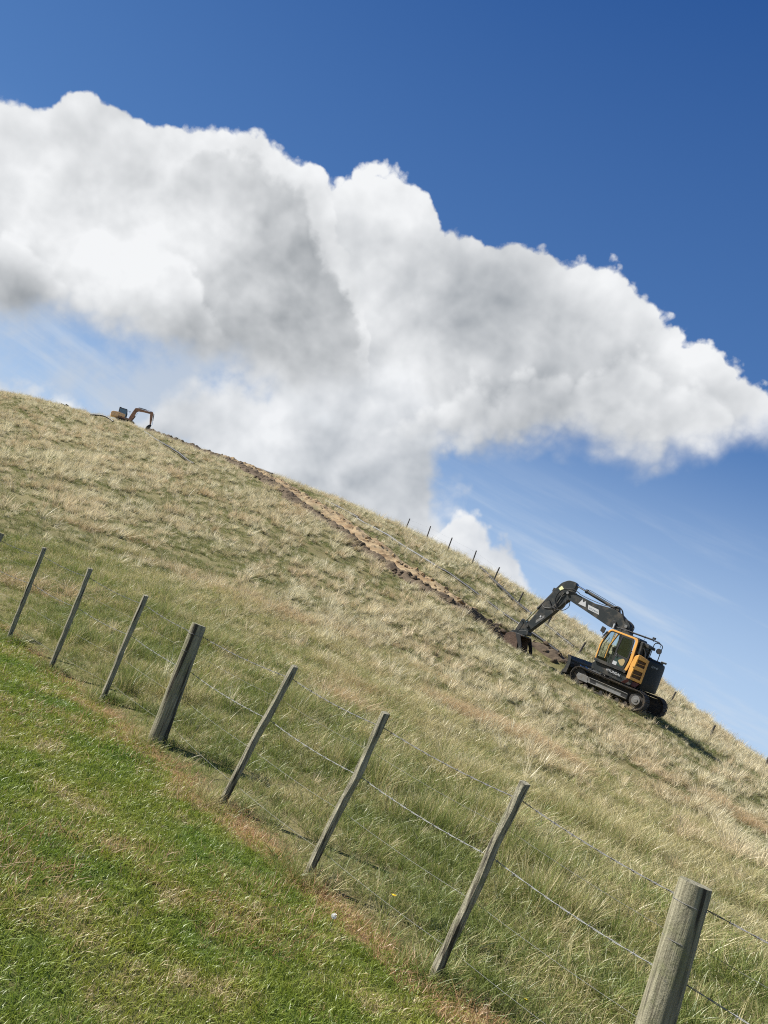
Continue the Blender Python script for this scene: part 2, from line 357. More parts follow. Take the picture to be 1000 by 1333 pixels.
# ------------------------------------------------------------------ grass
def blade_mat(name, kind):
    m, n, out = new_mat(name); p, fd = sward_zones(n)
    hA = n.new('ShaderNodeAttribute', attribute_name='h').outputs['Fac']; rA = n.new('ShaderNodeAttribute', attribute_name='rnd').outputs['Fac']
    oi = n.new('ShaderNodeObjectInfo').outputs['Random']
    mid = n.noise(p, 1.1, 4, .6); big = n.noise(p, .22, 3, .6); sm = n.noise(p, 4.5, 3, .6)
    if kind == 'lawn':
        g1 = n.mix(rA, (.090, .165, .016, 1), (.23, .31, .045, 1)); g1 = n.mix(n.mr(mid, .35, .65), g1, (.31, .32, .05, 1))
        straw = n.mix(rA, (.42, .33, .15, 1), (.60, .52, .30, 1))
        f = n.m('ADD', n.mr(sm, .50, .66, 0, .50), n.mr(mid, .47, .62, 0, .62))
        f = n.m('LESS_THAN', n.m('MULTIPLY', n.m('ADD', rA, oi), .5), n.m('MULTIPLY_ADD', f, .56, .09))
        c = n.mix(f, g1, straw)
    elif kind == 'rank':
        g1 = n.mix(rA, (.080, .135, .020, 1), (.225, .265, .060, 1))
        straw = n.mix(rA, (.38, .33, .14, 1), (.66, .58, .34, 1))
        f = n.m('ADD', n.mr(mid, .42, .62, 0, .55), n.mr(fd, 1.5, 7.5, 0, .52))
        f = n.m('LESS_THAN', n.m('MULTIPLY_ADD', oi, .35, n.m('MULTIPLY', rA, .65)), n.m('MULTIPLY_ADD', f, .82, .19))
        c = n.mix(f, g1, straw); c = n.mix(n.m('MULTIPLY', hA, .20), c, (.42, .40, .17, 1))
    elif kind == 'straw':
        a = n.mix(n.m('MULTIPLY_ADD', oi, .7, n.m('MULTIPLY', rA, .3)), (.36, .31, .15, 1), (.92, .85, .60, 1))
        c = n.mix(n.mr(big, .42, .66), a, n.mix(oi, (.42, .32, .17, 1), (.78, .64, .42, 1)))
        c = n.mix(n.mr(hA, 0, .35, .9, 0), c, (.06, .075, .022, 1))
    elif kind == 'green':
        c = n.mix(n.m('MULTIPLY_ADD', oi, .6, n.m('MULTIPLY', rA, .4)), (.065, .100, .018, 1), (.255, .28, .085, 1))
        c = n.mix(n.mr(mid, .4, .65, 0, .5), c, (.24, .215, .11, 1))
        c = n.mix(n.m('MULTIPLY', hA, n.m('MULTIPLY', oi, .6)), c, (.42, .38, .21, 1))
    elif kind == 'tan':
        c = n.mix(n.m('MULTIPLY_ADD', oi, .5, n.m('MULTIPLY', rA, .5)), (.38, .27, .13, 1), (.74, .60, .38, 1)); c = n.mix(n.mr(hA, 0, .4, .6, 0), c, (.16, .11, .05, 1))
    else:                                                                  # raked clippings
        c = n.mix(rA, (.34, .17, .075, 1), (.58, .42, .23, 1))
    d = n.new('ShaderNodeBsdfDiffuse'); n.put(d.inputs[0], c)
    tr = n.new('ShaderNodeBsdfTranslucent'); n.put(tr.inputs[0], c)
    gl = n.new('ShaderNodeBsdfGlossy'); gl.inputs['Roughness'].default_value = .45; gl.inputs[0].default_value = (1, 1, 1, 1)
    mx = n.new('ShaderNodeMixShader'); mx.inputs[0].default_value = .35; n.l.new(d.outputs[0], mx.inputs[1]); n.l.new(tr.outputs[0], mx.inputs[2])
    m2 = n.new('ShaderNodeMixShader'); m2.inputs[0].default_value = .035; n.l.new(mx.outputs[0], m2.inputs[1]); n.l.new(gl.outputs[0], m2.inputs[2])
    n.l.new(m2.outputs[0], out.inputs[0]); return m

def tuft(name, mat, nb, hgt, spread, wid, lean, bend, segs=3, wind=0.0, seed=0, flat=0.0):
    r = np.random.default_rng(seed); Vs = []; Fs = []; hs = []; rs = []
    for i in range(nb):
        a = r.random()*6.283; rr = spread*math.sqrt(r.random()); bx, by = rr*math.cos(a), rr*math.sin(a)
        L = hgt*(.45+.75*r.random()); az = a+r.normal()*.9; le = abs(r.normal())*lean+.05
        dx, dy = math.cos(az)*le+wind*(.6+.8*r.random()), math.sin(az)*le+wind*.3*r.normal(); dz = 1-flat*r.random()
        fa = r.random()*6.283; sx, sy = math.cos(fa), math.sin(fa); w_ = wid*(.6+.8*r.random()); cv = r.random(); b_ = bend*(.4+1.2*r.random())
        base = len(Vs)
        for k in range(segs+1):
            t = k/segs; x = bx+L*(dx*t+dx*b_*t*t); y = by+L*(dy*t+dy*b_*t*t)
            z = L*max(dz*t-(.35*b_*t*t), -.02)
            ww = w_*(1-t**1.6)*.5
            if k == segs: Vs.append((x, y, z)); hs.append(t); rs.append(cv)
            else:
                Vs += [(x-sx*ww, y-sy*ww, z-.01*(k == 0)), (x+sx*ww, y+sy*ww, z-.01*(k == 0))]; hs += [t, t]; rs += [cv, cv]
        for k in range(segs-1):
            q0 = base+2*k; Fs += [(q0, q0+1, q0+3), (q0, q0+3, q0+2)]
        q0 = base+2*(segs-1); Fs.append((q0, q0+1, q0+2))
    me = mesh_from(name, Vs, Fs); fattr(me, 'h', hs); fattr(me, 'rnd', rs); me.materials.append(mat)
    return bpy.data.objects.new(name, me)

def scatter(name, label, cat, protos, P, scl, yaw, pick, tilt=.12):
    """one 'stuff' object: tufts set out on the ground at the points P"""
    pc = bpy.data.collections.new(name+"_kinds")
    for k, o in enumerate(protos): o.name = "%s_%02d" % (name, k); pc.objects.link(o)
    N = len(P); me = mesh_from(name, P, np.zeros((0, 3)))
    rot = np.stack([rng.normal(0, tilt, N), rng.normal(0, tilt, N), yaw], -1).astype(np.float32)
    a = me.attributes.new('rot', 'FLOAT_VECTOR', 'POINT'); a.data.foreach_set('vector', rot.ravel())
    a = me.attributes.new('scl', 'FLOAT_VECTOR', 'POINT'); a.data.foreach_set('vector', np.asarray(scl, np.float32).ravel())
    a = me.attributes.new('pick', 'INT', 'POINT'); a.data.foreach_set('value', np.asarray(pick, np.int32))
    ob = bpy.data.objects.new(name, me); COL.objects.link(ob); tag(ob, label, cat, kind='stuff')
    t = bpy.data.node_groups.new(name+"_scatter", 'GeometryNodeTree')
    t.interface.new_socket("Geometry", in_out='INPUT', socket_type='NodeSocketGeometry')
    t.interface.new_socket("Geometry", in_out='OUTPUT', socket_type='NodeSocketGeometry')
    N_ = t.nodes; L = t.links; i = N_.new('NodeGroupInput'); o = N_.new('NodeGroupOutput'); ip = N_.new('GeometryNodeInstanceOnPoints')
    ci_ = N_.new('GeometryNodeCollectionInfo'); ci_.inputs['Collection'].default_value = pc
    ci_.inputs['Separate Children'].default_value = True; ci_.inputs['Reset Children'].default_value = True
    def na_(nm, ty):
        x = N_.new('GeometryNodeInputNamedAttribute'); x.data_type = ty; x.inputs['Name'].default_value = nm; return x.outputs['Attribute']
    e2r = N_.new('FunctionNodeEulerToRotation'); L.new(na_('rot', 'FLOAT_VECTOR'), e2r.inputs[0])
    L.new(i.outputs[0], ip.inputs['Points']); L.new(ci_.outputs[0], ip.inputs['Instance']); ip.inputs['Pick Instance'].default_value = True
    L.new(na_('pick', 'INT'), ip.inputs['Instance Index']); L.new(e2r.outputs[0], ip.inputs['Rotation']); L.new(na_('scl', 'FLOAT_VECTOR'), ip.inputs['Scale'])
    L.new(ip.outputs[0], o.inputs[0])
    md = ob.modifiers.new(name+"_scatter", 'NODES'); md.node_group = t
    return ob

def wedge(n, r0, r1, a0=-42, a1=47, p=1.0):
    """n random points of the ground between two ranges; p=2 is even per square metre, p<2 denser close by"""
    u = rng.random(n); r = (r0**p+u*(r1**p-r0**p))**(1/p); a = np.radians(a0+(a1-a0)*rng.random(n))
    return r*np.sin(a), r*np.cos(a)
TRENCH_MASK = []                                                        # (polyline xy, half width) kept clear of grass
def seg_dist(x, y, pl):
    d = np.full(len(x), 1e9)
    for (ax, ay), (bx, by) in zip(pl[:-1], pl[1:]):
        vx, vy = bx-ax, by-ay; t = np.clip(((x-ax)*vx+(y-ay)*vy)/(vx*vx+vy*vy+1e-9), 0, 1)
        d = np.minimum(d, np.hypot(x-ax-t*vx, y-ay-t*vy))
    return d
def clear(x, y):
    k = np.ones(len(x), bool)
    for pl, hw in TRENCH_MASK: k &= seg_dist(x, y, pl) > hw*(.78+.7*fbm(x*1.3, y*1.3, 3))
    return k
def pts3(x, y): return np.stack([x, y, height(x, y)], -1)
M_lawn, M_rank, M_straw, M_green, M_tan, M_clip = [blade_mat(*a) for a in (("lawn_blade", 'lawn'), ("rank_blade", 'rank'), ("straw_blade", 'straw'), ("hill_blade", 'green'), ("dead_blade", 'tan'), ("clipping", 'clip'))]

# ------------------------------------------------------------------ mesh collector
class MB:
    def __init__(s): s.V = []; s.F = []
    def add(s, V, F):
        b = len(s.V); s.V += [tuple(v) for v in V]; s.F += [tuple(i+b for i in f) for f in F]; return s
    def box(s, c, d, rot=None):
        c = Vector(c); R = rot.to_matrix() if isinstance(rot, Euler) else rot
        V = []
        for x in (-.5, .5):
            for y in (-.5, .5):
                for z in (-.5, .5):
                    v = Vector((x*d[0], y*d[1], z*d[2])); V.append(c+(R @ v if R is not None else v))
        return s.add(V, [(0, 1, 3, 2), (4, 6, 7, 5), (0, 4, 5, 1), (2, 3, 7, 6), (0, 2, 6, 4), (1, 5, 7, 3)])
    def prism(s, poly, y0, y1):
        """polygon in the x-z plane, pulled from y0 to y1"""
        n = len(poly); ar = sum(poly[i][0]*poly[(i+1) % n][1]-poly[(i+1) % n][0]*poly[i][1] for i in range(n))
        if ar < 0: poly = poly[::-1]
        V = [(x, y0, z) for x, z in poly]+[(x, y1, z) for x, z in poly]
        return s.add(V, [tuple(range(n)), tuple(range(2*n-1, n-1, -1))]+[(i, i+n, (i+1) % n+n, (i+1) % n) for i in range(n)])
    def tube(s, P, r, k=8, cap=True, closed=False):
        P = [Vector(p) for p in P]; n = len(P); rr = r if isinstance(r, (list, tuple)) else [r]*n; rings = []; side = None; V = []; F = []
        for i, p in enumerate(P):
            t = (P[(i+1) % n]-P[i-1]) if closed else (P[min(i+1, n-1)]-P[max(i-1, 0)]); t = t.normalized() if t.length else Vector((0, 0, 1))
            if side is None: side = t.cross(Vector((0, 0, 1))) if abs(t.z) < .95 else t.cross(Vector((1, 0, 0)))
            side = (side-t*side.dot(t)).normalized(); up = t.cross(side)
            V += [p+(side*math.cos(a)+up*math.sin(a))*rr[i] for a in [2*math.pi*j/k for j in range(k)]]
        m_ = n if closed else n-1
        for i in range(m_):
            a = i*k; b = ((i+1) % n)*k; F += [(a+j, a+(j+1) % k, b+(j+1) % k, b+j) for j in range(k)]
        if cap and not closed: F += [tuple(range(k-1, -1, -1)), tuple(range((n-1)*k, n*k))]
        return s.add(V, F)
    def cyl(s, a, b, r, k=16, r2=None): return s.tube([a, b], [r, r if r2 is None else r2], k)
    def build(s, name, mat, parent=None, bevel=0.0, smooth=False, label=None, seg=2):
        me = bpy.data.meshes.new(name); me.from_pydata(s.V, [], s.F); me.update()
        bm = bmesh.new(); bm.from_mesh(me); bmesh.ops.recalc_face_normals(bm, faces=bm.faces); bm.to_mesh(me); bm.free()
        if smooth:
            me.polygons.foreach_set('use_smooth', [True]*len(me.polygons)); me.set_sharp_from_angle(angle=R_(38))
        o = link_mesh(name, me, mat, parent)
        if bevel: b = o.modifiers.new('edge', 'BEVEL'); b.width = bevel; b.segments = seg; b.limit_method = 'ANGLE'; b.angle_limit = R_(40)
        if label: o['label'] = label
        return o

# ------------------------------------------------------------------ weathered timber and wire
def wood_mat(name, light, dark, green, sc=1.0, gscale=90):
    m, n, out = new_mat(name); b = n.new('ShaderNodeBsdfPrincipled'); n.l.new(b.outputs[0], out.inputs[0])
    b.inputs['Roughness'].default_value = .85; b.inputs['Specular IOR Level'].default_value = .2
    t = n.new('ShaderNodeTexCoord'); mp = n.new('ShaderNodeMapping'); n.l.new(t.outputs['Object'], mp.inputs[0]); mp.inputs['Scale'].default_value = (1, 1, .06)
    oi = n.new('ShaderNodeObjectInfo').outputs['Random']
    grain = n.noise(mp.outputs[0], gscale, 6, .65); blot = n.noise(t.outputs['Object'], 9*sc, 6, .65); fin = n.noise(t.outputs['Object'], 60, 5, .7)
    c = n.mix(n.mr(grain, .33, .68), (*dark, 1), (*light, 1))
    c = n.mix(n.mr(blot, .5, .66, 0, .75, smooth=True), c, (*green, 1))
    c = n.mix(n.mr(fin, .58, .72, 0, .55), c, (.36, .36, .27, 1))
    c = n.mix(n.mr(n.noise(mp.outputs[0], gscale*.35, 3, .5), .57, .64, 0, .9), c, (.035, .03, .024, 1))
    n.put(b.inputs['Base Color'], c)
    bp = n.new('ShaderNodeBump'); bp.inputs['Strength'].default_value = .9; bp.inputs['Distance'].default_value = .012
    n.l.new(n.m('ADD', grain, n.m('MULTIPLY', fin, .5)), bp.inputs['Height']); n.l.new(bp.outputs[0], b.inputs['Normal'])
    return m
M_batten = wood_mat("batten_timber", (.42, .395, .29), (.12, .108, .075), (.18, .185, .10))
M_post = wood_mat("post_timber", (.34, .32, .225), (.12, .11, .075), (.19, .195, .105), .7, 60)
M_wire = pbr("galvanised_wire", (.22, .225, .22), .7, .2)
M_wiredark = pbr("dull_wire", (.14, .14, .145), .7, .2)

fence = empty("wire_fence", (0.39, 5.35, 0)); tag(fence, "near wire fence of round posts and square battens between lawn and hillside", "fence")
FO = Vector(fence.location)
def in_fence(o): o.parent = fence; o.location = Vector(o.location)-FO; return o
def batten_mesh(base, top, w1, w2, seed):
    r = random.Random(seed); base = Vector(base); top = Vector(top); n = 16; V = []; F = []
    fx = Vector((FD[0], FD[1], 0)); fy = Vector((FN_[0], FN_[1], 0)); kink = r.uniform(.45, .75); ka = r.uniform(.006, .011)*r.choice((-1, 1))
    for i in range(n+1):
        t = i/n; c = base.lerp(top, t)-base
        c += fx*(ka*max(0, 1-abs(t-kink)*6)+.0022*math.sin(t*9+seed))+fy*.002*math.sin(t*7+seed*2)
        a = w1*.5*(1+r.uniform(-.09, .09)); b = w2*.5*(1+r.uniform(-.09, .09))
        ch = .006
        for sx, sy, dx, dy in ((1, 1, 0, -ch), (1, 1, -ch, 0), (-1, 1, ch, 0), (-1, 1, 0, -ch), (-1, -1, 0, ch), (-1, -1, ch, 0), (1, -1, -ch, 0), (1, -1, 0, ch)):
            V.append(c+fx*(sx*a+dx)+fy*(sy*b+dy)+Vector((0, 0, (sx*.004+sy*.003) if i == n else 0)))
    for i in range(n):
        for j in range(8): F.append((i*8+j, i*8+(j+1) % 8, (i+1)*8+(j+1) % 8, (i+1)*8+j))
    F += [tuple(range(7, -1, -1)), tuple(range(n*8, n*8+8))]
    mb = MB().add(V, F); o = mb.build("batten", M_batten); o.location = base; return in_fence(o)
def post_mesh(base, top, r0, r1, seed, seg=28, n=34, name="round_post"):
    rn = np.random.default_rng(seed); base = Vector(base); top = Vector(top); V = []; F = []
    px_, py_ = rn.random(2)*50
    for i in range(n+1):
        t = i/n; c = base.lerp(top, t)-base; rad_ = r0+(r1-r0)*t
        for j in range(seg):
            a = 2*math.pi*j/seg
            d = 1+.14*(float(fbm(px_+math.cos(a)*1.2+3, py_+math.sin(a)*1.2+t*2.2, 3))-.5)+.05*(float(fbm(px_+a*2.5, py_+t*9, 2))-.5)
            if t > .985: d *= .985
            V.append(c+Vector((math.cos(a), math.sin(a), 0))*rad_*d)
    for i in range(n):
        for j in range(seg): F.append((i*seg+j, i*seg+(j+1) % seg, (i+1)*seg+(j+1) % seg, (i+1)*seg+j))
    F += [tuple(range(n*seg, (n+1)*seg))]
    o = MB().add(V, F).build(name, M_post, smooth=True); o.location = base; return in_fence(o)
def top_over(base, px, py, rng_=None):
    """point at the base's range whose picture position is px, py"""
    d = ray(px, py); r = math.hypot(base[0], base[1]) if rng_ is None else rng_; k = r/math.hypot(d[0], d[1])
    return Vector((d[0]*k, d[1]*k, EYE+d[2]*k))
line = []                                                                # (distance along, kind, base, top)
for i, (b, t, w1, w2) in enumerate([((10,835),(58,713),.045,.050), ((65,873),(118,740),.046,.050), ((132,912),(190,775),.046,.052),
        ((285,1050),(384,867),.046,.052), ((397,1143),(503,928),.046,.052), ((560,1278),(684,1019),.046,.052)]):
    p = hit(*b, r_min=2); tp = top_over(p, *t); batten_mesh(Vector(p)-Vector((0, 0, .05)), tp, w1, w2, i+1); line.append((Vector(p), tp, .034))
pL = Vector(hit(203, 968)); tL = top_over(pL, 259, 813); post_mesh(pL-Vector((0, 0, .06)), tL, .086, .070, 3); line.append((pL, tL, .085))
tt = 1.17; bx, by = 1.15+FD[0]*-tt, 4.45+FD[1]*-tt
tz = top_over((bx, by, 0), 906, 1150); pR = Vector((tz.x, tz.y, float(height(tz.x, tz.y)))); post_mesh(pR-Vector((0, 0, .06)), tz, .080, .074, 9); line.append((pR, tz, .085))
for (x_, y_) in ((-4.79, 10.62),):
    p = Vector((x_, y_, float(height(x_, y_)))); tp = top_over(p, -1, 693); post_mesh(p-Vector((0, 0, .06)), tp, .082, .072, 12); line.append((p, tp, .085))
line.sort(key=lambda l: l[0].dot(Vector((FD[0], FD[1], 0))))
fy = Vector((FN_[0], FN_[1], 0)); fx3 = Vector((FD[0], FD[1], 0))
def wire_path(fr, sag=.012):
    P = []
    pts_ = [b.lerp(t, 1-fr)+fy*o for b, t, o in line]
    pts_ = [pts_[0]-fx3*4.9+fy*0.0]+pts_+[pts_[-1]+fx3*4.9]
    for a, b in zip(pts_[:-1], pts_[1:]):
        n = max(int((b-a).length/.03), 2)
        for i in range(n): t = i/n; P.append(a.lerp(b, t)-Vector((0, 0, 4*sag*t*(1-t))))
    return P
def plain_wire(fr, r=.0009, m=None):
    MB().tube([p-FO for p in wire_path(fr)][::4], r, 6).build("wire", m or M_wire, fence, smooth=True)
def barbed_wire(fr, mat, seed):
    rn = random.Random(seed); P = wire_path(fr, .02); mb = MB()
    for ph in (0, math.pi):
        mb.tube([p-FO+fy*(.0024*math.cos(i*.95+ph))+Vector((0, 0, .0024*math.sin(i*.95+ph))) for i, p in enumerate(P)], .0018, 4)
    for i in range(2, len(P)-2, 4):
        c = P[i]-FO; mb.tube([c-fx3*.006, c+fx3*.006], .0034, 6)
        for k in range(4):
            a = rn.random()*6.28; d = (Vector((0, 0, 1))*math.sin(a)+fy*math.cos(a)+fx3*rn.uniform(-.4, .4))*.015; mb.tube([c, c+d], [.0016, .0006], 4)
    mb.build("barbed_wire", mat, fence)
barbed_wire(.085, M_wiredark, 1); plain_wire(.235, m=M_wiredark); barbed_wire(.385, M_wire, 2); plain_wire(.60); plain_wire(.84)
# staples holding the wires to the round posts
for b, t, o in line:
    if o > .05:
        for fr in (.085, .235, .385, .60, .84):
            c = b.lerp(t, 1-fr)-FO; MB().tube([c+fx3*.074*math.cos(a_)+fy*.074*math.sin(a_)*1.0 for a_ in [R_(q) for q in range(0, 361, 15)]], .0016, 4).build("wire_tie", M_wiredark, fence)

# ------------------------------------------------------------------ the fence far up the slope
ffence = empty("wire_fence"); tag(ffence, "distant fence of thin dark posts along the far slope behind the excavators", "fence")
M_far = pbr("dark_post", (.05, .045, .04), .9, var=.3)
far_px = [((528,689),(533,677)), ((555,702),(560,687)), ((582,718),(588,702)), ((614,735),(619.5,719)), ((642,757),(649.5,741)), ((673,788),(680.5,774)), ((710,817),(718,804)),
          ((750,857),(761,840)), ((872,915),(879,904)), ((922,963),(930,948)), ((995,1003),(1000,989))]
fb = []
for i, (b, t) in enumerate(far_px):
    p = Vector(hit(*b)); tp = top_over(p, *t)+Vector((0, 0, .18)); fb.append((p, tp))
ffence.location = fb[0][0]
for p, tp in fb:
    o = MB().tube([Vector((0, 0, -.1)), (tp-p)*.5, tp-p], [.065, .062, .058], 8).build("fence_post", M_far, None, smooth=True)
    o.parent = ffence; o.location = p-fb[0][0]
for fr in (.12, .45, .8):
    mb = MB(); P = []
    for (a, ta), (b, tb) in zip(fb[:-1], fb[1:]):
        for k in range(8):
            q_ = a.lerp(ta, 1-fr).lerp(b.lerp(tb, 1-fr), k/8); hz = float(height(q_.x, q_.y))+.12
            P.append(Vector((q_.x, q_.y, max(q_.z, hz)))-fb[0][0])
    mb.tube(P, .003, 4).build("wire", M_wiredark, ffence)

# ------------------------------------------------------------------ trench spoil and pipes
M_soil = pbr("dark_soil", (.105, .080, .055), .95, bump=1.0, bscale=9, var=.45, vscale=1.6, spec=.1)
M_clay = pbr("tan_clay", (.31, .235, .14), .95, bump=1.0, bscale=7, var=.32, vscale=1.1, spec=.1, dirt=(.20, .12, .06), dirtamt=.7)
def plan(px, r_clip=None): return [hit(*p)[:2] for p in px]
def smooth_line(pl, step=.35):
    P = np.array(pl, float); s_ = np.concatenate([[0], np.cumsum(np.hypot(*np.diff(P, axis=0).T))]); u = np.arange(0, s_[-1], step)
    Q = np.stack([np.interp(u, s_, P[:, 0]), np.interp(u, s_, P[:, 1])], -1)
    for _ in range(40): Q[1:-1] = .25*Q[:-2]+.5*Q[1:-1]+.25*Q[2:]
    return Q
def heap(name, label, cat, pl, w0, w1, h0, h1, mat, seed, kind=None):
    """a lumpy ridge of dug soil following the ground; widths and heights run from the start to the end of the line"""
    Q = smooth_line(pl, .22); n = len(Q); T_ = np.gradient(Q, axis=0); T_ /= np.linalg.norm(T_, axis=1)[:, None]; Nn = np.stack([-T_[:, 1], T_[:, 0]], -1); m_ = 15; V = []
    for i in range(n):
        f = i/(n-1); wd = (w0+(w1-w0)*f)*(.75+.5*fbm(i*.16+seed, 3.3, 2)); hh = (h0+(h1-h0)*f)*min(1, i/6, (n-1-i)/6+.02)
        for j in range(m_):
            v = -1+2*j/(m_-1); x_, y_ = Q[i]+Nn[i]*(v*wd*.5+(fbm(i*.07+seed*3, 1.7, 3)-.5)*.9)
            lump = fbm(x_*2.1+seed, y_*2.1, 4); rid = 1-abs(2*fbm(x_*1.1, y_*1.1+seed, 3)-1)
            z_ = height(x_, y_)+hh*(1-v*v)**.8*(.15+2.0*lump**1.8+.6*rid**2*(1-abs(v)))-.03*(abs(v) > .99)
            V.append((x_, y_, float(z_)))
    F = [(i*m_+j, i*m_+j+1, (i+1)*m_+j+1, (i+1)*m_+j) for i in range(n-1) for j in range(m_-1)]
    me = mesh_from(name, V, F); o = link_mesh(name, me, mat); me.polygons.foreach_set('use_smooth', [False]*len(F))
    tag(o, label, cat, kind=kind); TRENCH_MASK.append((Q[:n//2], w0*.5)); TRENCH_MASK.append((Q[n//2:], w1*.5)); return Q
dark_px = [(196,560),(204,563.5),(240,576),(296,601),(338,621),(366,638),(408,671),(450,699),(492,731),(522,750),(556,770),(592,792),(626,811),(648,824),(662,834)]
tan_px = [(262,583),(310,602),(352,625),(394,649),(436,674),(464,695),(498,720),(522,738),(560,762),(590,783),(612,798)]
Qd = heap("trench_spoil", "dark brown spoil thrown up along the pipe trench on the hill", "soil", plan(dark_px), 2.3, 1.15, .40, .28, M_soil, 3, 'stuff')
Qt = heap("clay_spoil", "tan clay bank along the uphill side of the pipe trench", "clay", plan(tan_px), 5.4, 2.3, .40, .18, M_clay, 21, 'stuff')
Qe = heap("loose_earth", "freshly dug brown earth between the digging bucket and the tracks", "soil", [hit(*p)[:2] for p in ((700,836),(714,846),(730,858),(746,870))], 1.6, 1.3, .34, .2, M_soil, 33, 'stuff')
Qf = heap("track_mud", "churned mud trailing behind the tracks of the near excavator", "mud", [hit(*p)[:2] for p in ((862,928),(880,944),(892,953))], 1.3, .8, .16, .08, M_soil, 44, 'stuff')
# clods lying over the spoil
def clod(seed, mat):
    r = np.random.default_rng(seed); bm = bmesh.new(); bmesh.ops.create_icosphere(bm, subdivisions=2, radius=.5)
    o_ = r.random(3)*30
    for v in bm.verts: v.co *= .65+.8*float(fbm(v.co.x*2.2+o_[0], v.co.y*2.2+v.co.z*1.7+o_[1], 3)); v.co.z *= .75
    me = bpy.data.meshes.new("clod"); bm.to_mesh(me); bm.free(); me.materials.append(mat); return bpy.data.objects.new("clod", me)
def clods(name, label, Q, wid, n, mat, s0, s1):
    k = rng.integers(0, len(Q), n); ox = rng.normal(0, wid, n); oy = rng.normal(0, wid, n); x = Q[k, 0]+ox; y = Q[k, 1]+oy
    s = s0+(s1-s0)*rng.random(n)**3
    P = np.stack([x, y, height(x, y)+.02+.34*np.exp(-(ox**2+oy**2)/(wid*.9)**2)*(.5+.5*rng.random(n))], -1)
    scatter(name, label, "clods", [clod(s_, mat) for s_ in range(4)], P, np.stack([s*(.8+.5*rng.random(n)), s, s*.8], -1), rng.random(n)*6.28, rng.integers(0, 4, n), .5)
clods("soil_clods", "dark clods of earth lying along the trench spoil", np.concatenate([Qd, Qd, Qe]), .36, 2600, M_soil, .10, .50)
clods("clay_clods", "tan clods of clay lying along the trench bank", Qt, .55, 1500, M_clay, .08, .40)

M_pipe = pbr("black_pipe", (.020, .022, .026), .55, spec=.3)
M_pipeg = pbr("grey_pipe", (.13, .135, .14), .5, spec=.4)
def pipe(label, px, rad_, mat, lift=.06, group=None, up=None):
    P = [hit(*p) for p in px]; Q = smooth_line([p[:2] for p in P], .5); hz = height(Q[:, 0], Q[:, 1])
    for _ in range(12): hz[1:-1] = np.maximum(.25*hz[:-2]+.5*hz[1:-1]+.25*hz[2:], height(Q[1:-1, 0], Q[1:-1, 1])*1.0)
    z = hz+rad_+lift
    if up is not None: z = z+up*np.sin(np.linspace(0, math.pi, len(Q)))
    rad_ *= .9; o0 = Vector((Q[0, 0], Q[0, 1], z[0])); mb = MB().tube([Vector((a, b, c))-o0 for (a, b), c in zip(Q, z)], rad_, 10)
    o = mb.build("pipe", mat, smooth=True); o.location = o0; tag(o, label, "pipe", group); TRENCH_MASK.append((Q, rad_+.30)); return o
pipe("black pipe lying beside the tan clay bank, its lower end pale grey", [(423,656),(445,667),(466,678)], .15, M_pipe, .10)
pipe("long pale grey pipe running down from the clay bank", [(464,677),(490,691),(520,711),(545,726),(568,741)], .085, M_pipeg, .10)
pipe("dark pipe passing behind the digging arm of the near excavator", [(568,741),(592,752),(609,767),(640,792),(673,816),(690,829),(712,845),(733,858)], .085, M_pipe, .10)
pipe("upper black pipe running down the slope to the dozer blade", [(624,741),(637,754),(651,768),(676,793),(704,815),(728,833),(749,850)], .105, M_pipe, .12)
pipe("grey pipe lying alone in the grass below the far excavator", [(206,577),(222,587),(238,598),(251,607)], .11, M_pipe, .16)
pipe("thin pipe half sunk in grass just under the far excavator", [(187,563),(197,570),(207,577)], .07, M_pipeg, .12)
pipe("dark pipe arched over the crest left of the far excavator", [(117,542),(128,545),(138,548.5),(147,551)], .14, M_pipe, .10, up=.35)
pipe("teal grey pipe end sticking over the crest above the trench", [(336,611),(346,614),(355,618)], .12, M_pipe, .25)
mb = MB().box((0, 0, .12), (1.1, .7, .25), Euler((.1, .05, .2))).box((.25, .1, .32), (.5, .45, .2), Euler((0, .2, .5)))
o = mb.build("stacked_timber", M_far, bevel=.03); o.location = Vector(hit(84, 529))+Vector((0, 0, .15)); tag(o, "small dark bundle lying on the left crest of the hill", "bundle")

# ------------------------------------------------------------------ the near excavator
def glass_mat(name, tint, refl=.12):
    m, n, out = new_mat(name); t = n.new('ShaderNodeBsdfTransparent'); t.inputs[0].default_value = (*tint, 1)
    g_ = n.new('ShaderNodeBsdfGlossy'); g_.inputs['Roughness'].default_value = .03
    lw = n.new('ShaderNodeLayerWeight'); lw.inputs[0].default_value = .5; f = n.m('MULTIPLY', n.m('POWER', lw.outputs['Facing'], 4.0), .5); mx = n.new('ShaderNodeMixShader')
    n.l.new(n.m('ADD', f, refl*.3), mx.inputs[0]); n.l.new(t.outputs[0], mx.inputs[1]); n.l.new(g_.outputs[0], mx.inputs[2]); n.l.new(mx.outputs[0], out.inputs[0]); return m
M_dark = pbr("charcoal_paint", (.016, .021, .023), .5, spec=.35, var=.25, vscale=3, dirt=(.12, .10, .075), dirtamt=.5)
M_cw = pbr("counterweight_paint", (.010, .015, .018), .6, spec=.3, var=.2, vscale=2, dirt=(.07, .06, .05), dirtamt=.3)
M_amber = pbr("amber_paint", (.80, .40, .085), .38, coat=.3, var=.10, vscale=3, dirt=(.42, .24, .10), dirtamt=.5)
M_black = pbr("black_rubber", (.012, .012, .013), .6)
M_track = pbr("track_steel", (.032, .030, .028), .75, .1, var=.4, vscale=9, dirt=(.11, .08, .05), dirtamt=.7)
M_frame = pbr("dusty_grey_steel", (.17, .17, .165), .65, .1, var=.25, vscale=6, dirt=(.14, .12, .09), dirtamt=.7)
M_chrome = pbr("chromed_rod", (.80, .81, .82), .12, 1.0)
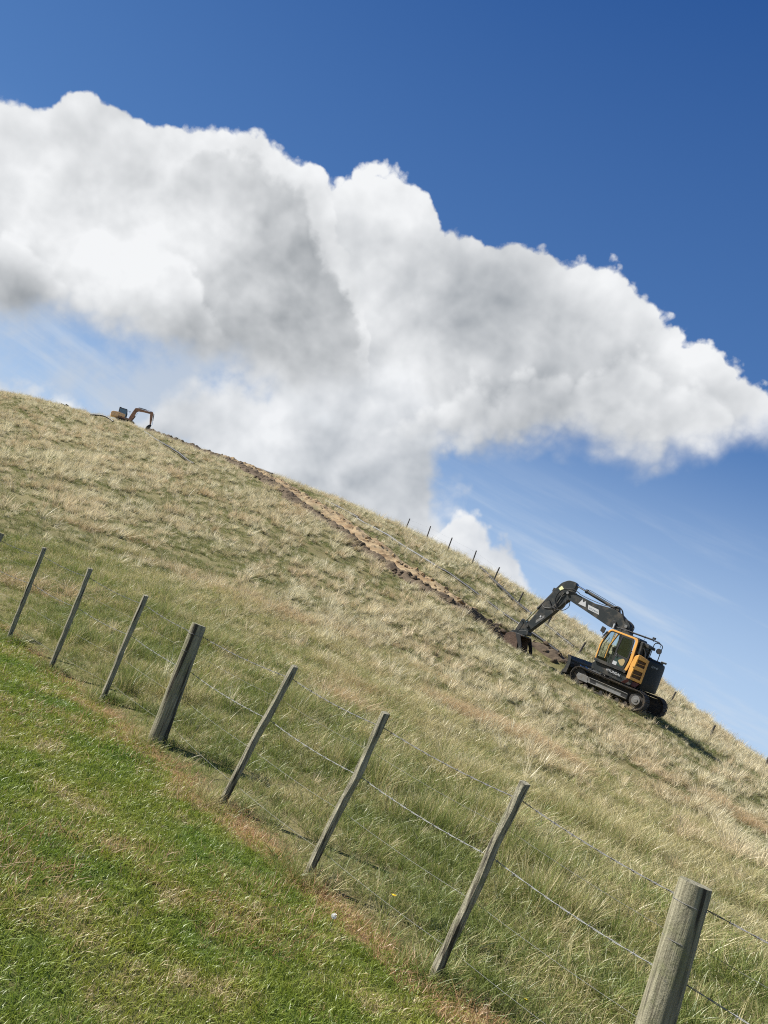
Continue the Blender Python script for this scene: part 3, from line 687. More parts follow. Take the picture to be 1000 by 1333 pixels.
M_glass = glass_mat("clear_glass", (.93, .96, .95)); M_tint = glass_mat("tinted_glass", (.34, .44, .43), .5)
M_white = pbr("white_decal", (.47, .48, .49), .6); M_grey = pbr("grey_decal", (.30, .33, .35), .5); M_yel = pbr("pale_yellow_decal", (.78, .78, .42), .5)
M_seat = pbr("seat_cloth", (.03, .03, .035), .9); M_red = pbr("red_decal", (.10, .025, .02), .6)
M_earth = pbr("caked_earth", (.115, .080, .062), .95, bump=1.0, bscale=14, var=.4, vscale=4, spec=.1)
M_orange = pbr("orange_cloth", (.75, .20, .05), .8)

def text_mesh(name, s, size, mat, parent, loc, rotm, shear=0.0, extrude=.003):
    cu_ = bpy.data.curves.new(name, 'FONT'); cu_.body = s; cu_.size = size; cu_.extrude = extrude; cu_.shear = shear; cu_.align_x = 'LEFT'; cu_.offset = .004*size*2
    tmp = bpy.data.objects.new(name, cu_); COL.objects.link(tmp); bpy.context.view_layer.update()
    me = bpy.data.meshes.new_from_object(tmp.evaluated_get(bpy.context.evaluated_depsgraph_get())); bpy.data.objects.remove(tmp); bpy.data.curves.remove(cu_)
    me.materials.clear(); me.materials.append(mat); o = link_mesh(name, me, None, parent); o.matrix_local = Matrix.Translation(loc) @ rotm.to_4x4(); return o
LEFTFACE = Matrix(((-1, 0, 0), (0, 0, 1), (0, 1, 0)))                     # text read from the machine's left side (+y), running to -x

def track_loop(xf, xr, zc, r, sag=.02, n=64):
    """closed side profile of a track: lists of (x, z, outward angle)"""
    P = []; L = xf-xr
    for k in range(12): t = k/12; P.append((xr+L*t, zc-r))
    for k in range(14): a = -math.pi/2+math.pi*k/14; P.append((xf+r*math.cos(a), zc+r*math.sin(a)))
    for k in range(12): t = k/12; P.append((xf-L*t, zc+r-sag*math.sin(math.pi*t)*(1+.3*math.sin(3*math.pi*t))))
    for k in range(14): a = math.pi/2+math.pi*k/14; P.append((xr+r*math.cos(a), zc+r*math.sin(a)))
    return P
def resample(P, step):
    P = np.array(P+[P[0]]); s_ = np.concatenate([[0], np.cumsum(np.hypot(*np.diff(P, axis=0).T))]); n = int(s_[-1]/step); u = np.linspace(0, s_[-1], n, endpoint=False)
    return [(float(np.interp(v, s_, P[:, 0])), float(np.interp(v, s_, P[:, 1]))) for v in u]
def make_track(parent, side, y0, wd, xf, xr, zc, r, mt, mf, pad=.155):
    yc = side*(y0); P = track_loop(xf, xr, zc, r-.03); Q = resample(P, pad); n = len(Q); mb = MB()
    inner = resample(P, .06); m_ = len(inner); V = []
    for x, z in inner:
        V += [(x, yc-wd*.36, z), (x, yc+wd*.36, z)]
    cx, cz = (xf+xr)/2, zc
    for i, (x, z) in enumerate(inner):                                   # chain, a slightly smaller loop
        a, b = inner[i-1], inner[(i+1) % m_]; t = Vector((b[0]-a[0], b[1]-a[1])).normalized(); nx, nz = t.y, -t.x
        V += [(x-nx*.05, yc-wd*.36, z-nz*.05), (x-nx*.05, yc+wd*.36, z-nz*.05)]
    F = []
    for i in range(m_):
        j = (i+1) % m_; F += [(2*i, 2*j, 2*j+1, 2*i+1), (2*m_+2*i, 2*m_+2*i+1, 2*m_+2*j+1, 2*m_+2*j), (2*i, 2*m_+2*i, 2*m_+2*j, 2*j), (2*i+1, 2*j+1, 2*m_+2*j+1, 2*m_+2*i+1)]
    mb.add(V, F)
    for i, (x, z) in enumerate(Q):                                       # shoes with grouser bars
        a, b = Q[i-1], Q[(i+1) % n]; t = Vector((b[0]-a[0], 0, b[1]-a[1])).normalized(); nv = Vector((t.z, 0, -t.x))
        R = Matrix((t, Vector((0, 1, 0)), nv)).transposed(); c = Vector((x, yc, z))
        mb.box(c+nv*.012, (pad*.93, wd, .022), R)
        for k in (-.4, 0, .4): mb.box(c+nv*.036+t*(k*pad), (.018, wd*.98, .034), R)
    tr = mb.build("track", mt, parent)
    ys = yc+side*wd*.2
    MB().cyl((xr, yc-wd*.30, zc), (xr, yc+wd*.30, zc), r-.09, 26).cyl((xr, ys-.05*side, zc), (xr, ys+.07*side, zc), r*.62, 26).build("sprocket", mt, tr, bevel=.008, smooth=True)
    MB().cyl((xr, ys+.07*side, zc), (xr, ys+.13*side, zc), r*.46, 26).cyl((xr, ys+.13*side, zc), (xr, ys+.15*side, zc), r*.22, 16).build("hub", mf, tr, bevel=.008, smooth=True)
    MB().cyl((xf, yc-wd*.28, zc), (xf, yc+wd*.28, zc), r-.09, 26).cyl((xf, yc-.13, zc), (xf, yc+.13, zc), r*.35, 18).build("idler", mt, tr, bevel=.008, smooth=True)
    L = xf-xr
    MB().prism(round_poly([(xf-.1, zc+r-.12), (xf+.12, zc), (xf-.1, zc-r+.12), (xr-.0, zc-r+.10), (xr-r+.14, zc), (xr, zc+r-.10)], .1, 3), yc-side*wd*.39, yc-side*wd*.33).build('inner_guard', mt, tr, bevel=.01)
    for k in range(6):
        x = xr+.42+(L-.84)*k/5; MB().cyl((x, yc-.15, zc-r+.125), (x, yc+.15, zc-r+.125), .085, 16).build("roller", mt, tr, smooth=True)
    MB().cyl((xr+L*.52, yc-.1, zc+r-.13), (xr+L*.52, yc+.1, zc+r-.13), .06, 14).build("carrier_roller", mt, tr, smooth=True)
    hh = r*.42; fr = MB().box(((xf+xr)/2+.10, yc, zc-.03), (L-.75, wd*.5, hh*1.3))
    fr.prism([(xf+.10, zc+hh*.75), (xf-.42, zc+hh*.75), (xf-.48, zc-hh*.9), (xf+.02, zc-hh*.9), (xf+.16, zc-.02)], yc+side*wd*.25, yc+side*wd*.34)
    fr.prism([(xf-.44, zc+hh*.62), (xr+.45, zc+hh*.62), (xr+.45, zc-hh*.55), (xf-.44, zc-hh*.55)], yc+side*wd*.25, yc+side*wd*.31)
    fr.box(((xf+xr)/2, yc+side*wd*.31, zc+hh*.66), (L-.92, .10, .022)).box(((xf+xr)/2, yc+side*wd*.31, zc-hh*.58), (L-.92, .10, .022))
    fr.build("track_frame", mf, tr, bevel=.010)
    for xx in (xf-.70, xr+.62): MB().prism([(xx+.13, zc+hh*.38), (xx-.13, zc+hh*.38), (xx-.17, zc-hh*.3), (xx+.13, zc-hh*.3)], yc+side*(wd*.31+.001), yc+side*(wd*.31+.012)).build("frame_opening", M_black, tr)
    return tr
def cylinder(name, a, b, y, rb, rr, split, parent, mb_, mr_=None, w=.11):
    """hydraulic ram in the x-z plane from a to b; the barrel covers the first part"""
    a = Vector((a[0], y, a[1])); b = Vector((b[0], y, b[1])); c = a.lerp(b, split); d = (b-a).normalized()
    o = MB().cyl(a, c, rb, 18).cyl(c-d*.09, c+d*.02, rb*1.22, 18).cyl(a+Vector((0, -w*.5, 0)), a+Vector((0, w*.5, 0)), rb*1.15, 14).tube([a+d*.15+Vector((0, 0, rb)), a+d*.2+Vector((0, 0, rb*1.6)), c-d*.15+Vector((0, 0, rb*1.6)), c-d*.05+Vector((0, 0, rb))], .014, 6).build(name, mb_, parent, bevel=.006, smooth=True)
    MB().cyl(c, b, rr, 14).cyl(b+Vector((0, -w*.5, 0)), b+Vector((0, w*.5, 0)), rb*1.1, 14).build("rod", mr_ or M_chrome, o, smooth=True); return o
def spline(P, n=10):
    P = [Vector(p) for p in P]; out = []
    for i in range(len(P)-1):
        p0, p1, p2, p3 = P[max(i-1, 0)], P[i], P[i+1], P[min(i+2, len(P)-1)]
        for k in range(n):
            t = k/n; out.append(.5*((2*p1)+(p2-p0)*t+(2*p0-5*p1+4*p2-p3)*t*t+(3*p1-p0-3*p2+p3)*t**3))
    return out+[P[-1]]
def round_poly(poly, r=.1, n=4):
    out = []; N = len(poly)
    for i in range(N):
        a, b, c = Vector(poly[i-1]), Vector(poly[i]), Vector(poly[(i+1) % N]); d1, d2 = a-b, c-b; k1, k2 = min(r, d1.length*.45), min(r, d2.length*.45)
        p, q_ = b+d1.normalized()*k1, b+d2.normalized()*k2
        for k in range(n+1): t = k/n; v = p*(1-t)**2+b*2*t*(1-t)+q_*t*t; out.append((v.x, v.y))
    return out
def ring_panel(mb, outer, inner, y0, y1):
    """frame plate between two outlines of the same point count"""
    n = len(outer); V = [(x, y, z) for y in (y0, y1) for x, z in outer]+[(x, y, z) for y in (y0, y1) for x, z in inner]; F = []
    for i in range(n):
        j = (i+1) % n; o0, o1, i0, i1 = i, n+i, 2*n+i, 3*n+i; p0, p1, q0, q1 = j, n+j, 2*n+j, 3*n+j
        F += [(o0, p0, q0, i0), (o1, i1, q1, p1), (o0, o1, p1, p0), (i0, q0, q1, i1)]
    return mb.add(V, F)

ex = empty("excavator"); tag(ex, "dark tracked excavator with amber cab frame digging the trench, dozer blade in front", "excavator")
EO = Vector((13.0629, 35.5456, 3.54)); a_, b_, c_ = Vector((-.7074, .7022, .0805)), Vector((-.7068, -.7029, -.08)), Vector((.0004, -.1135, .9935))
ex.matrix_world = Matrix(((a_.x, b_.x, c_.x, EO.x), (a_.y, b_.y, c_.y, EO.y), (a_.z, b_.z, c_.z, EO.z), (0, 0, 0, 1)))
TW = .50
for sd in (1, -1): make_track(ex, sd, 1.045, TW, 1.44, -1.46, .43, .43, M_track, M_frame)
MB().box((0, 0, .52), (1.3, 1.6, .34)).prism([(-.9, .40), (.9, .40), (.6, .66), (-.6, .66)], -.45, .45).cyl((0, 0, .66), (0, 0, .86), .56, 28).box((.8, .0, .45), (.5, 1.5, .2), Euler((0, 0, .2))).box((-.8, 0, .45), (.5, 1.5, .2)).build("undercarriage", M_dark, ex, bevel=.02)
# dozer blade
pb = [(2.28,.30),(2.24,.42),(2.17,.60),(2.14,.80),(2.18,1.02),(2.27,1.16),(2.33,1.16),(2.245,1.02),(2.205,.80),(2.235,.60),(2.31,.42),(2.35,.28)]
pb = [(x, z+.0) for x, z in pb]
bl = MB().prism(pb, -1.27, 1.27).prism([(2.36,.24),(2.33,.42),(2.27,.42),(2.28,.24)], -1.28, 1.28).box((2.12, 0, .70), (.12, 2.3, .10)).box((2.14, 0, .98), (.10, 2.4, .07)).build("dozer_blade", M_dark, ex, bevel=.008)
for sd in (1, -1):
    MB().prism([(2.36,.28),(2.10,.34),(2.06,.80),(2.12,1.10),(2.34,1.17),(2.26,1.0),(2.22,.8),(2.26,.5)], sd*1.26, sd*1.275).build("end_plate", M_dark, bl)
    MB().prism([(2.16,.44),(.9,.50),(.9,.68),(2.16,.62)], sd*.55-.08, sd*.55+.08).build("blade_arm", M_dark, bl, bevel=.015)
    cylinder("blade_cylinder", (.85, .82), (2.1, .84), sd*.28, .06, .035, .6, bl, M_dark)
# the rear body follows the tail-swing circle: designed flat at y 1.2, wrapped on to the curve
TAIL = 1.54
def wrap_xy(x, y):
    if x > -.66: return x, y
    ys = 1.2; xs = x
    for _ in range(30):
        xs = x-.548*(ys-1.2); ys = .6*ys+.4*min(1.2, math.sqrt(max(TAIL**2-xs*xs, .04)))
    return xs, ys+(y-1.2)
def wrap(o):
    for v in o.data.vertices: v.co.x, v.co.y = wrap_xy(v.co.x, v.co.y)
    o.data.update(); return o
# upper deck
MB().prism(round_poly([(1.10,.98),(1.12,1.24),(1.02,1.36),(-.95,1.30),(-.95,.92),(-.4,.90)], .05, 2), .42, 1.12).prism([(1.0,.92),(1.0,1.30),(-1.3,1.30),(-1.3,.92)], -.5, .415).prism(round_poly([(1.0,.98),(1.0,1.45),(-.85,1.5),(-.85,.92)], .06, 2), -1.15, -.5).build("deck", M_dark, ex, bevel=.02)
wrap(MB().prism([(-.50,.92),(-.70,1.14),(-1.36,1.14),(-1.20,.92)], 1.10, 1.165).build("red_trim", M_red, ex, bevel=.01))
text_mesh("lettering", "HYUNDAI", .158, M_white, ex, Vector((.34, 1.172, 1.145)), LEFTFACE @ Euler((0, 0, -.045)).to_matrix())
MB().prism([(.36,1.365),(.36,1.345),(1.05,1.385),(1.05,1.405)], 1.10, 1.175).build("sill_trim", M_frame, ex)
MB().box((.72, -.85, 1.62), (.62, .62, .40)).build("tool_box", M_dark, ex, bevel=.04)
MB().prism([(.9,1.44),(.9,1.50),(-.2,1.56),(-.2,1.48)], -1.15, -.95).build("tread_plate", M_black, ex)
# cab
yL, yR = 1.19, .24
out_l = round_poly([(1.05,1.38),(1.06,2.25),(.82,3.00),(-.62,2.985),(-.66,1.9),(-.56,1.38)], .16, 5)
in_l = round_poly([(.995,1.44),(1.0,2.23),(.775,2.925),(-.50,2.91),(-.53,1.9),(-.44,1.44)], .13, 5)
cab = MB(); ring_panel(cab, out_l, in_l, yL-.055, yL); ring_panel(cab, out_l, in_l, yR, yR+.05)
nseg = len(out_l)
cab_o = cab.build("cab", M_amber, ex, bevel=.008)
roof = MB().prism(round_poly([(.82,2.955),(.78,3.02),(-.60,3.03),(-.66,2.94),(-.60,2.93),(.78,2.92)], .03, 2), yR+.052, yL-.057); roof.build("roof", M_dark, cab_o, bevel=.01)
MB().prism([(-.66,1.40),(-.60,1.40),(-.64,1.95),(-.60,2.9),(-.66,2.9),(-.70,1.95)], yR+.052, yL-.057).build("rear_wall", M_dark, cab_o)
MB().prism([(1.045,1.39),(1.0,1.39),(1.0,1.62),(1.045,1.62)], yR+.052, yL-.057).build("front_panel", M_dark, cab_o)
for y_ in (yR+.08, yL-.09): MB().prism([(1.035,1.62),(.995,1.62),(.995,2.23),(.775,2.92),(.82,2.92),(1.045,2.25)], y_-.025, y_+.03).build("front_pillar", M_amber, cab_o, bevel=.006)
MB().prism([(1.02,1.62),(1.012,1.62),(1.012,2.24),(.795,2.92),(.803,2.92),(1.02,2.245)], yR+.13, yL-.13).build("windscreen", M_glass, cab_o)
MB().prism([(.97,1.47),(.975,2.22),(.76,2.88),(.20,2.88),(.20,1.47)], yL-.035, yL-.029).build("side_window", M_glass, cab_o)
MB().prism([(.97,1.9),(.975,2.22),(.76,2.88),(-.48,2.88),(-.50,1.9)], yR+.025, yR+.031).build("far_window", M_glass, cab_o)
MB().prism([(.98,1.42),(.98,1.9),(-.5,1.9),(-.45,1.42)], yR+.02, yR+.045).build("far_panel", M_dark, cab_o)
MB().prism([(1.0,1.37),(1.0,1.42),(-.55,1.42),(-.55,1.37)], yR+.05, yL-.055).build("floor", M_black, cab_o)
dr_out = round_poly([(.21,1.42),(.22,2.1),(.16,2.91),(-.46,2.90),(-.50,1.95),(-.42,1.40)], .10, 4)
dr_in = round_poly([(.13,2.02),(.15,2.2),(.10,2.83),(-.40,2.82),(-.43,2.2),(-.42,1.98)], .07, 4)
door = MB(); ring_panel(door, dr_out, dr_in, yL-.02, yL+.018); d_o = door.build("door", M_black, cab_o, bevel=.006)
MB().prism(dr_in, yL-.008, yL-.002).build("door_window", M_tint, d_o)
low = round_poly([(.13,1.56),(.12,1.93),(-.36,1.90),(-.40,1.75),(-.34,1.52)], .06, 3)
MB().prism(low, yL+.019, yL+.023).build("lower_window", pbr("door_glass_dark", (.035, .06, .06), .08, spec=.8), d_o)
MB().prism(round_poly([(-.05,1.78),(-.28,1.93),(-.38,1.84),(-.36,1.62),(-.24,1.58),(-.08,1.72)], .05, 3), yL+.0235, yL+.0255).build("glass_reflection", pbr("tan_reflection", (.40, .30, .14), .8, var=.2), d_o)  # tan reflection in the lower door window, drawn as a coloured plate
MB().box((.06, yL+.022, 1.60), (.20, .008, .16)).build("notice", M_white, d_o)
MB().tube([(.10, yL+.02, 2.05), (.10, yL+.06, 2.02), (.10, yL+.06, 1.90), (.10, yL+.02, 1.87)], .012, 6).build("handle", M_frame, d_o)
# cab interior
seat = MB().box((-.18, .70, 1.72), (.50, .52, .14)).box((-.42, .70, 2.08), (.14, .50, .66), Euler((0, -.14, 0))).box((-.47, .70, 2.48), (.09, .26, .18), Euler((0, -.1, 0))).box((-.18, .70, 1.53), (.34, .36, .24)).build("seat", M_seat, cab_o, bevel=.04)
MB().box((-.36, .70, 2.36), (.10, .46, .05), Euler((0, -.14, 0))).build("seat_trim", M_orange, seat, bevel=.01)
for sd in (.38, 1.02): MB().box((-.02, sd, 1.84), (.52, .12, .16)).cyl((.18, sd, 1.9), (.24, sd, 2.08), .018, 8).tube([(.24, sd, 2.08), (.25, sd, 2.13)], .032, 10).build("console", M_black, cab_o, bevel=.02)
MB().box((.72, .38, 2.15), (.06, .26, .20), Euler((0, .2, 0))).cyl((.75, .38, 1.42), (.73, .38, 2.1), .02, 8).build("monitor", M_black, cab_o, bevel=.01)
MB().cyl((.55, .6, 1.42), (.7, .6, 1.75), .014, 6).cyl((.55, .8, 1.42), (.7, .8, 1.75), .014, 6).build("travel_lever", M_frame, cab_o)
MB().tube([(1.06, yR+.5, 1.75), (1.05, yR+.5, 2.25), (.93, yR+.48, 2.6)], .012, 6).build("wiper", M_black, cab_o)
# roof rail, mirrors, lamps
rg = MB()
for y_ in (yR+.1, yL-.1): rg.tube([(.70, y_, 3.03), (.70, y_, 3.14), (.2, y_, 3.17), (-1.15, y_, 3.18), (-1.25, y_, 3.12)], .024, 8)
for x_ in (.7, .1, -.5, -1.1): rg.tube([(x_, yR+.1, 3.16), (x_, yL-.1, 3.16)], .02, 6)
rg.build("roof_rail", M_black, cab_o)
MB().box((.74, yL-.06, 3.15), (.06, .07, .22)).build("roof_marker", M_white, cab_o, bevel=.01)
MB().box((-1.22, yL-.1, 3.24), (.12, .12, .10)).build("beacon_bracket", M_black, cab_o, bevel=.01)
MB().cyl((-.55, .5, 3.04), (-.55, .5, 3.30), .006, 5).build("aerial", M_black, cab_o)
MB().prism(round_poly([(1.056,1.36),(1.058,1.50),(-.54,1.475),(-.57,1.36)], .03, 2), yL+.001, yL+.012).build("lower_skirt", M_dark, cab_o)
gk = MB(); ring_panel(gk, round_poly([(.996,1.45),(1.001,2.23),(.776,2.92),(.20,2.915),(.20,1.45)], .07, 4), round_poly([(.955,1.50),(.96,2.22),(.745,2.875),(.235,2.87),(.235,1.50)], .07, 4), yL-.04, yL-.012); gk.build("window_seal", M_black, cab_o)
mi = MB().tube([(.90, yL, 2.55), (1.06, yL+.10, 2.62), (1.08, yL+.12, 2.80)], .014, 6).build("mirror_arm", M_frame, cab_o)
MB().prism(round_poly([(.98,2.66),(1.20,2.72),(1.17,2.97),(.96,2.93)], .04, 3), yL+.10, yL+.15).build("mirror", M_black, mi, bevel=.01)
MB().prism([(1.02,2.44),(1.085,2.46),(.93,2.84),(.86,2.82)], yL+.004, yL+.03).build("mirror_plate", M_frame, cab_o, bevel=.005)
# amber side panel with louvres
pan_o = round_poly([(-.70,1.18),(-.66,1.80),(-.72,2.22),(-.86,2.33),(-1.42,2.24),(-1.42,1.16)], .06, 3)
sp = MB()
def holed(mb, x0, x1, zs, y0, y1):
    for a, b in zs: mb.prism([(x0, a), (x0, b), (x1, b), (x1, a)], y0, y1)
sp.prism([(-.67,1.18),(-.66,1.80),(-.72,2.22),(-.86,2.33),(-.90,2.34),(-.84,1.18)], .95, 1.20)
sp.prism([(-1.33,1.16),(-1.33,2.255),(-1.44,2.235),(-1.44,1.15)], .95, 1.20)
sp.prism([(-.845,1.18),(-.845,1.30),(-1.328,1.28),(-1.328,1.16)], .95, 1.20)
sp.prism([(-.86,1.66),(-.86,1.84),(-1.328,1.82),(-1.328,1.64)], .95, 1.20)
sp.prism([(-.89,2.14),(-.90,2.34),(-1.328,2.255),(-1.328,2.10)], .95, 1.20)
po = wrap(sp.build("side_panel", M_amber, ex, bevel=.012))
wrap(MB().prism([(-.86,1.29),(-.9,2.15),(-1.34,2.11),(-1.34,1.27)], 1.02, 1.10).build("grille", pbr("grille_mesh", (.10, .055, .03), .8, var=.4, vscale=20), po))
for zz in (1.45, 1.96): wrap(MB().box((-1.09, 1.13, zz), (.46, .04, .02)).build("louvre", M_amber, po))
wrap(MB().cyl((-.82, 1.20, 1.74), (-.82, 1.22, 1.74), .022, 10).build("latch", M_black, po))
# engine hood and what stands on it
MB().prism(round_poly([(-.68,1.3),(-.68,2.30),(-1.1,2.30),(-1.1,1.3)], .05, 2), -.9, .86).prism([(-.72,2.302),(-.72,2.40),(-1.2,2.38),(-1.2,2.302)], -.7, .4).build("engine_hood", M_dark, ex, bevel=.03)
MB().prism([(-.70,2.36),(-.72,2.92),(-.84,2.92),(-.86,2.34)], .25, 1.12).prism([(-.72,2.80),(-.72,2.95),(-1.10,2.87),(-1.10,2.74)], .30, 1.0).build("rear_guard", M_dark, ex, bevel=.02)
MB().cyl((-.92, .75, 2.30), (-.92, .75, 2.60), .085, 14).cyl((-.92, .75, 2.60), (-.92, .75, 2.66), .11, 14).build("air_filter", M_black, ex, smooth=True)
MB().cyl((-1.0, .60, 2.30), (-1.0, .60, 2.74), .055, 12).tube([(-1.0, .6, 2.74), (-1.02, .6, 2.80), (-1.09, .6, 2.83)], .05, 10).build("exhaust_pipe", M_black, ex, smooth=True)
MB().tube(spline([(-.76, .95, 2.36), (-.80, .98, 2.60), (-.88, .95, 2.66), (-.98, .90, 2.5), (-1.02, .85, 2.3)], 6), .025, 8).build("coolant_hose", M_frame, ex, smooth=True)
hr = MB().tube(spline([(x_+.44, .30, z_) for x_, z_ in ((-1.40, 2.28), (-1.40, 2.85), (-1.42, 3.05), (-1.52, 3.12), (-1.72, 3.11), (-1.80, 3.02), (-1.80, 2.85), (-1.80, 2.26))], 6), .021, 8).build("handrail", M_black, ex, smooth=True)
MB().tube([(-1.26, .30, 3.10), (-1.27, .31, 2.95)], .012, 6).cyl((-1.28, .29, 2.80), (-1.28, .35, 2.80), .125, 22).build("round_mirror", M_black, hr, bevel=.01, smooth=True)
MB().cyl((-1.10, .45, 2.30), (-1.10, .45, 2.42), .045, 12).build("filler_cap", M_black, ex, smooth=True)
# counterweight, rounded in plan
cwV = []; cwF = []; sec = []
for k in range(29):
    ph_ = math.asin(.86/TAIL)+(-math.asin(1.12/TAIL)-math.asin(.86/TAIL))*k/28; sec.append((-TAIL*math.cos(ph_), TAIL*math.sin(ph_)))
sec.append((-.92, -1.08)); sec.append((-.98, .80))
zz = [(.93, .90), (1.0, .97), (1.35, 1.0), (2.0, 1.0), (2.18, .985), (2.27, .94), (2.30, .86)]
ns = len(sec)
for z_, f_ in zz:
    for x_, y_ in sec: cwV.append((-.95+(x_+.95)*f_, y_*min(1, f_+.03), z_))
for i in range(len(zz)-1):
    for j in range(ns-1): cwF.append((i*ns+j, i*ns+j+1, (i+1)*ns+j+1, (i+1)*ns+j))
    cwF.append((i*ns+ns-1, i*ns, (i+1)*ns, (i+1)*ns+ns-1))
cwF += [tuple(range(ns)), tuple(range((len(zz)-1)*ns, len(zz)*ns))]
cw = MB().add(cwV, cwF).build("counterweight", M_cw, ex, bevel=.012, smooth=True)
lx, ly = wrap_xy(-1.62, 1.2); an_ = math.atan2(ly, -lx); lt_ = text_mesh("lettering", "HX145", .14, M_grey, cw, Vector((0, 0, 2.02)), Matrix.Identity(3), .3)
lt_.matrix_local = Matrix.Identity(4)
for v in lt_.data.vertices:
    t_ = an_-v.co.x/TAIL; rr_ = TAIL+.004+v.co.z; v.co = Vector((-rr_*math.cos(t_), rr_*math.sin(t_), 2.0+v.co.y))
lt_.data.update()
MB().box((-1.36, -.1, 2.34), (.12, .4, .08)).build("rear_camera", M_black, cw, bevel=.02)
MB().box((-1.47, -.15, 2.40), (.22, .16, .09)).build("rear_lamp", M_frame, cw, bevel=.02)
# boom: lower section, long upper section, ram pairs
yb = -.12
lb = MB().prism(round_poly([(.22,1.30),(.02,1.52),(.42,3.20),(.60,3.46),(.86,3.42),(.90,3.14),(.62,1.60),(.52,1.34)], .10, 3), yb-.20, yb+.20).build("lower_boom", M_dark, ex, bevel=.015)
for sd in (-.32, .32): cylinder("boom_cylinder", (1.10, 1.22), (1.02, 2.98), yb+sd, .075, .045, .62, ex, M_dark)
MB().box((1.0, yb, 1.20), (.4, .9, .3)).build("boom_bracket", M_dark, ex, bevel=.03)
ub = MB().prism(round_poly([(.52,3.22),(.50,3.42),(.62,3.55),(1.20,3.86),(1.62,3.96),(2.60,3.90),(3.96,4.08),(4.22,4.06),(4.30,3.84),(4.12,3.66),(3.6,3.55),(2.58,3.32),(1.55,3.08),(.95,3.05)], .08, 3), yb-.17, yb+.17).build("boom", M_dark, ex, bevel=.012)
MB().cyl((.68, yb-.26, 3.36), (.68, yb+.26, 3.36), .075, 16).build("pin", M_frame, ub, smooth=True)
MB().cyl((4.17, yb-.25, 3.95), (4.17, yb+.25, 3.95), .07, 16).build("pin", M_frame, ub, smooth=True)
MB().cyl((1.30, yb+.171, 3.32), (1.30, yb+.24, 3.32), .12, 12).build("work_lamp", M_black, ub, bevel=.01)
cylinder("arm_cylinder", (1.48, 3.98), (4.02, 4.47), yb, .085, .048, .74, ex, M_dark)
MB().prism([(1.30,3.86),(1.40,4.10),(1.62,4.06),(1.78,3.92)], yb-.10, yb+.10).build("cylinder_lug", M_dark, ub, bevel=.01)
slope = math.atan2(.34, 1.7)
Rb = LEFTFACE @ Matrix.Rotation(-.155*0, 3, 'Z')
def on_boom(x, z, ang): return Vector((x, yb+.173, z)), LEFTFACE @ Matrix.Rotation(-ang, 3, 'Z')
MB().prism([(3.44,3.62),(3.30,3.90),(3.22,3.76),(3.10,3.86),(3.00,3.58)], yb+.171, yb+.176).build("emblem", M_white, ub)
MB().prism([(2.92,3.74),(2.30,3.67),(2.20,3.45),(2.84,3.52)], yb+.171, yb+.175).build("decal", M_white, ub)
l_, r2_ = on_boom(2.82, 3.565, .11); text_mesh("lettering", "HYUNDAI", .115, M_grey, ub, l_+Vector((0, .004, 0)), r2_)
# arm
ar = MB().prism(round_poly([(3.90,4.50),(4.05,4.60),(4.40,4.58),(4.72,4.36),(5.00,3.88),(5.24,3.26),(5.46,2.55),(5.84,1.62),(5.86,1.34),(5.62,1.32),(4.62,2.72),(4.20,3.42),(3.98,3.72),(3.96,4.1)], .09, 3), yb-.15, yb+.15).build("arm", M_dark, ex, bevel=.012)
MB().prism([(4.66,4.20),(4.78,4.02),(4.62,3.92),(4.49,4.08)], yb+.151, yb+.156).build("decal", M_yel, ar)
MB().cyl((5.18, yb+.151, 2.36), (5.18, yb+.17, 2.36), .05, 12).build("decal", M_white, ar)
MB().prism([(5.0,2.5),(4.96,2.38),(5.32,1.95),(5.36,2.1)], yb+.151, yb+.155).build("dirty_patch", M_frame, ar)
cylinder("bucket_cylinder", (4.98, 3.86), (6.02, 1.84), yb, .072, .042, .58, ex, M_dark, pbr("oily_rod", (.72, .70, .50), .2, 1.0))
MB().prism([(4.85,3.98),(5.10,3.98),(5.12,3.78),(4.95,3.7)], yb-.09, yb+.09).build("cylinder_lug", M_dark, ar)
lk = MB()
for sd in (-.17, .17):
    lk.prism(round_poly([(6.14,1.92),(6.02,1.96),(5.92,1.82),(6.10,1.20),(6.22,1.12),(6.30,1.24)], .05, 2), yb+sd-.025, yb+sd+.025)
    lk.prism(round_poly([(6.12,1.90),(6.00,1.94),(5.62,1.74),(5.60,1.62),(5.72,1.60)], .05, 2), yb+sd*1.25-.02, yb+sd*1.25+.02)
lk.cyl((6.04, yb-.24, 1.84), (6.04, yb+.24, 1.84), .05, 12).build("linkage", M_dark, ex, bevel=.008)
MB().prism(round_poly([(6.50,1.06),(6.46,1.20),(6.20,1.26),(5.72,1.42),(5.52,1.40),(5.50,1.22),(5.9,1.14),(6.2,1.04)], .04, 2), yb-.19, yb+.19).prism([(6.52,1.0),(6.55,1.10),(5.6,1.16),(5.6,1.08)], yb-.26, yb+.26).build("coupler", M_dark, ex, bevel=.012)
# bucket: curved shell, side plates, cutting edge, teeth
prof = [(5.64,1.10),(6.10,1.12),(6.40,1.02),(6.56,.80),(6.52,.52),(6.30,.26),(5.98,.12),(5.62,.10),(5.34,.16)]
prof = [(p.x, p.z) for p in spline([(x, 0, z) for x, z in prof], 4)]
inn = [(x*.95+5.9*.05, z*.93+.62*.07) for x, z in prof]
bk = MB(); bk.prism(prof+inn[::-1], yb-.50, yb+.50)
b_o = bk.build("bucket", M_earth, ex, smooth=False)
for sd in (-1, 1): MB().prism([(x, z) for x, z in prof]+[(5.62,.42),(5.72,.8)], yb+sd*.50, yb+sd*.525).build("side_plate", M_earth, b_o)
for sd in (-1, 1): MB().prism([(5.98,1.12),(5.68,1.14),(5.40,.66),(5.18,.12),(5.34,.10),(5.60,.62)], yb+sd*.526, yb+sd*.56).build("side_cutter", M_black, b_o, bevel=.006)
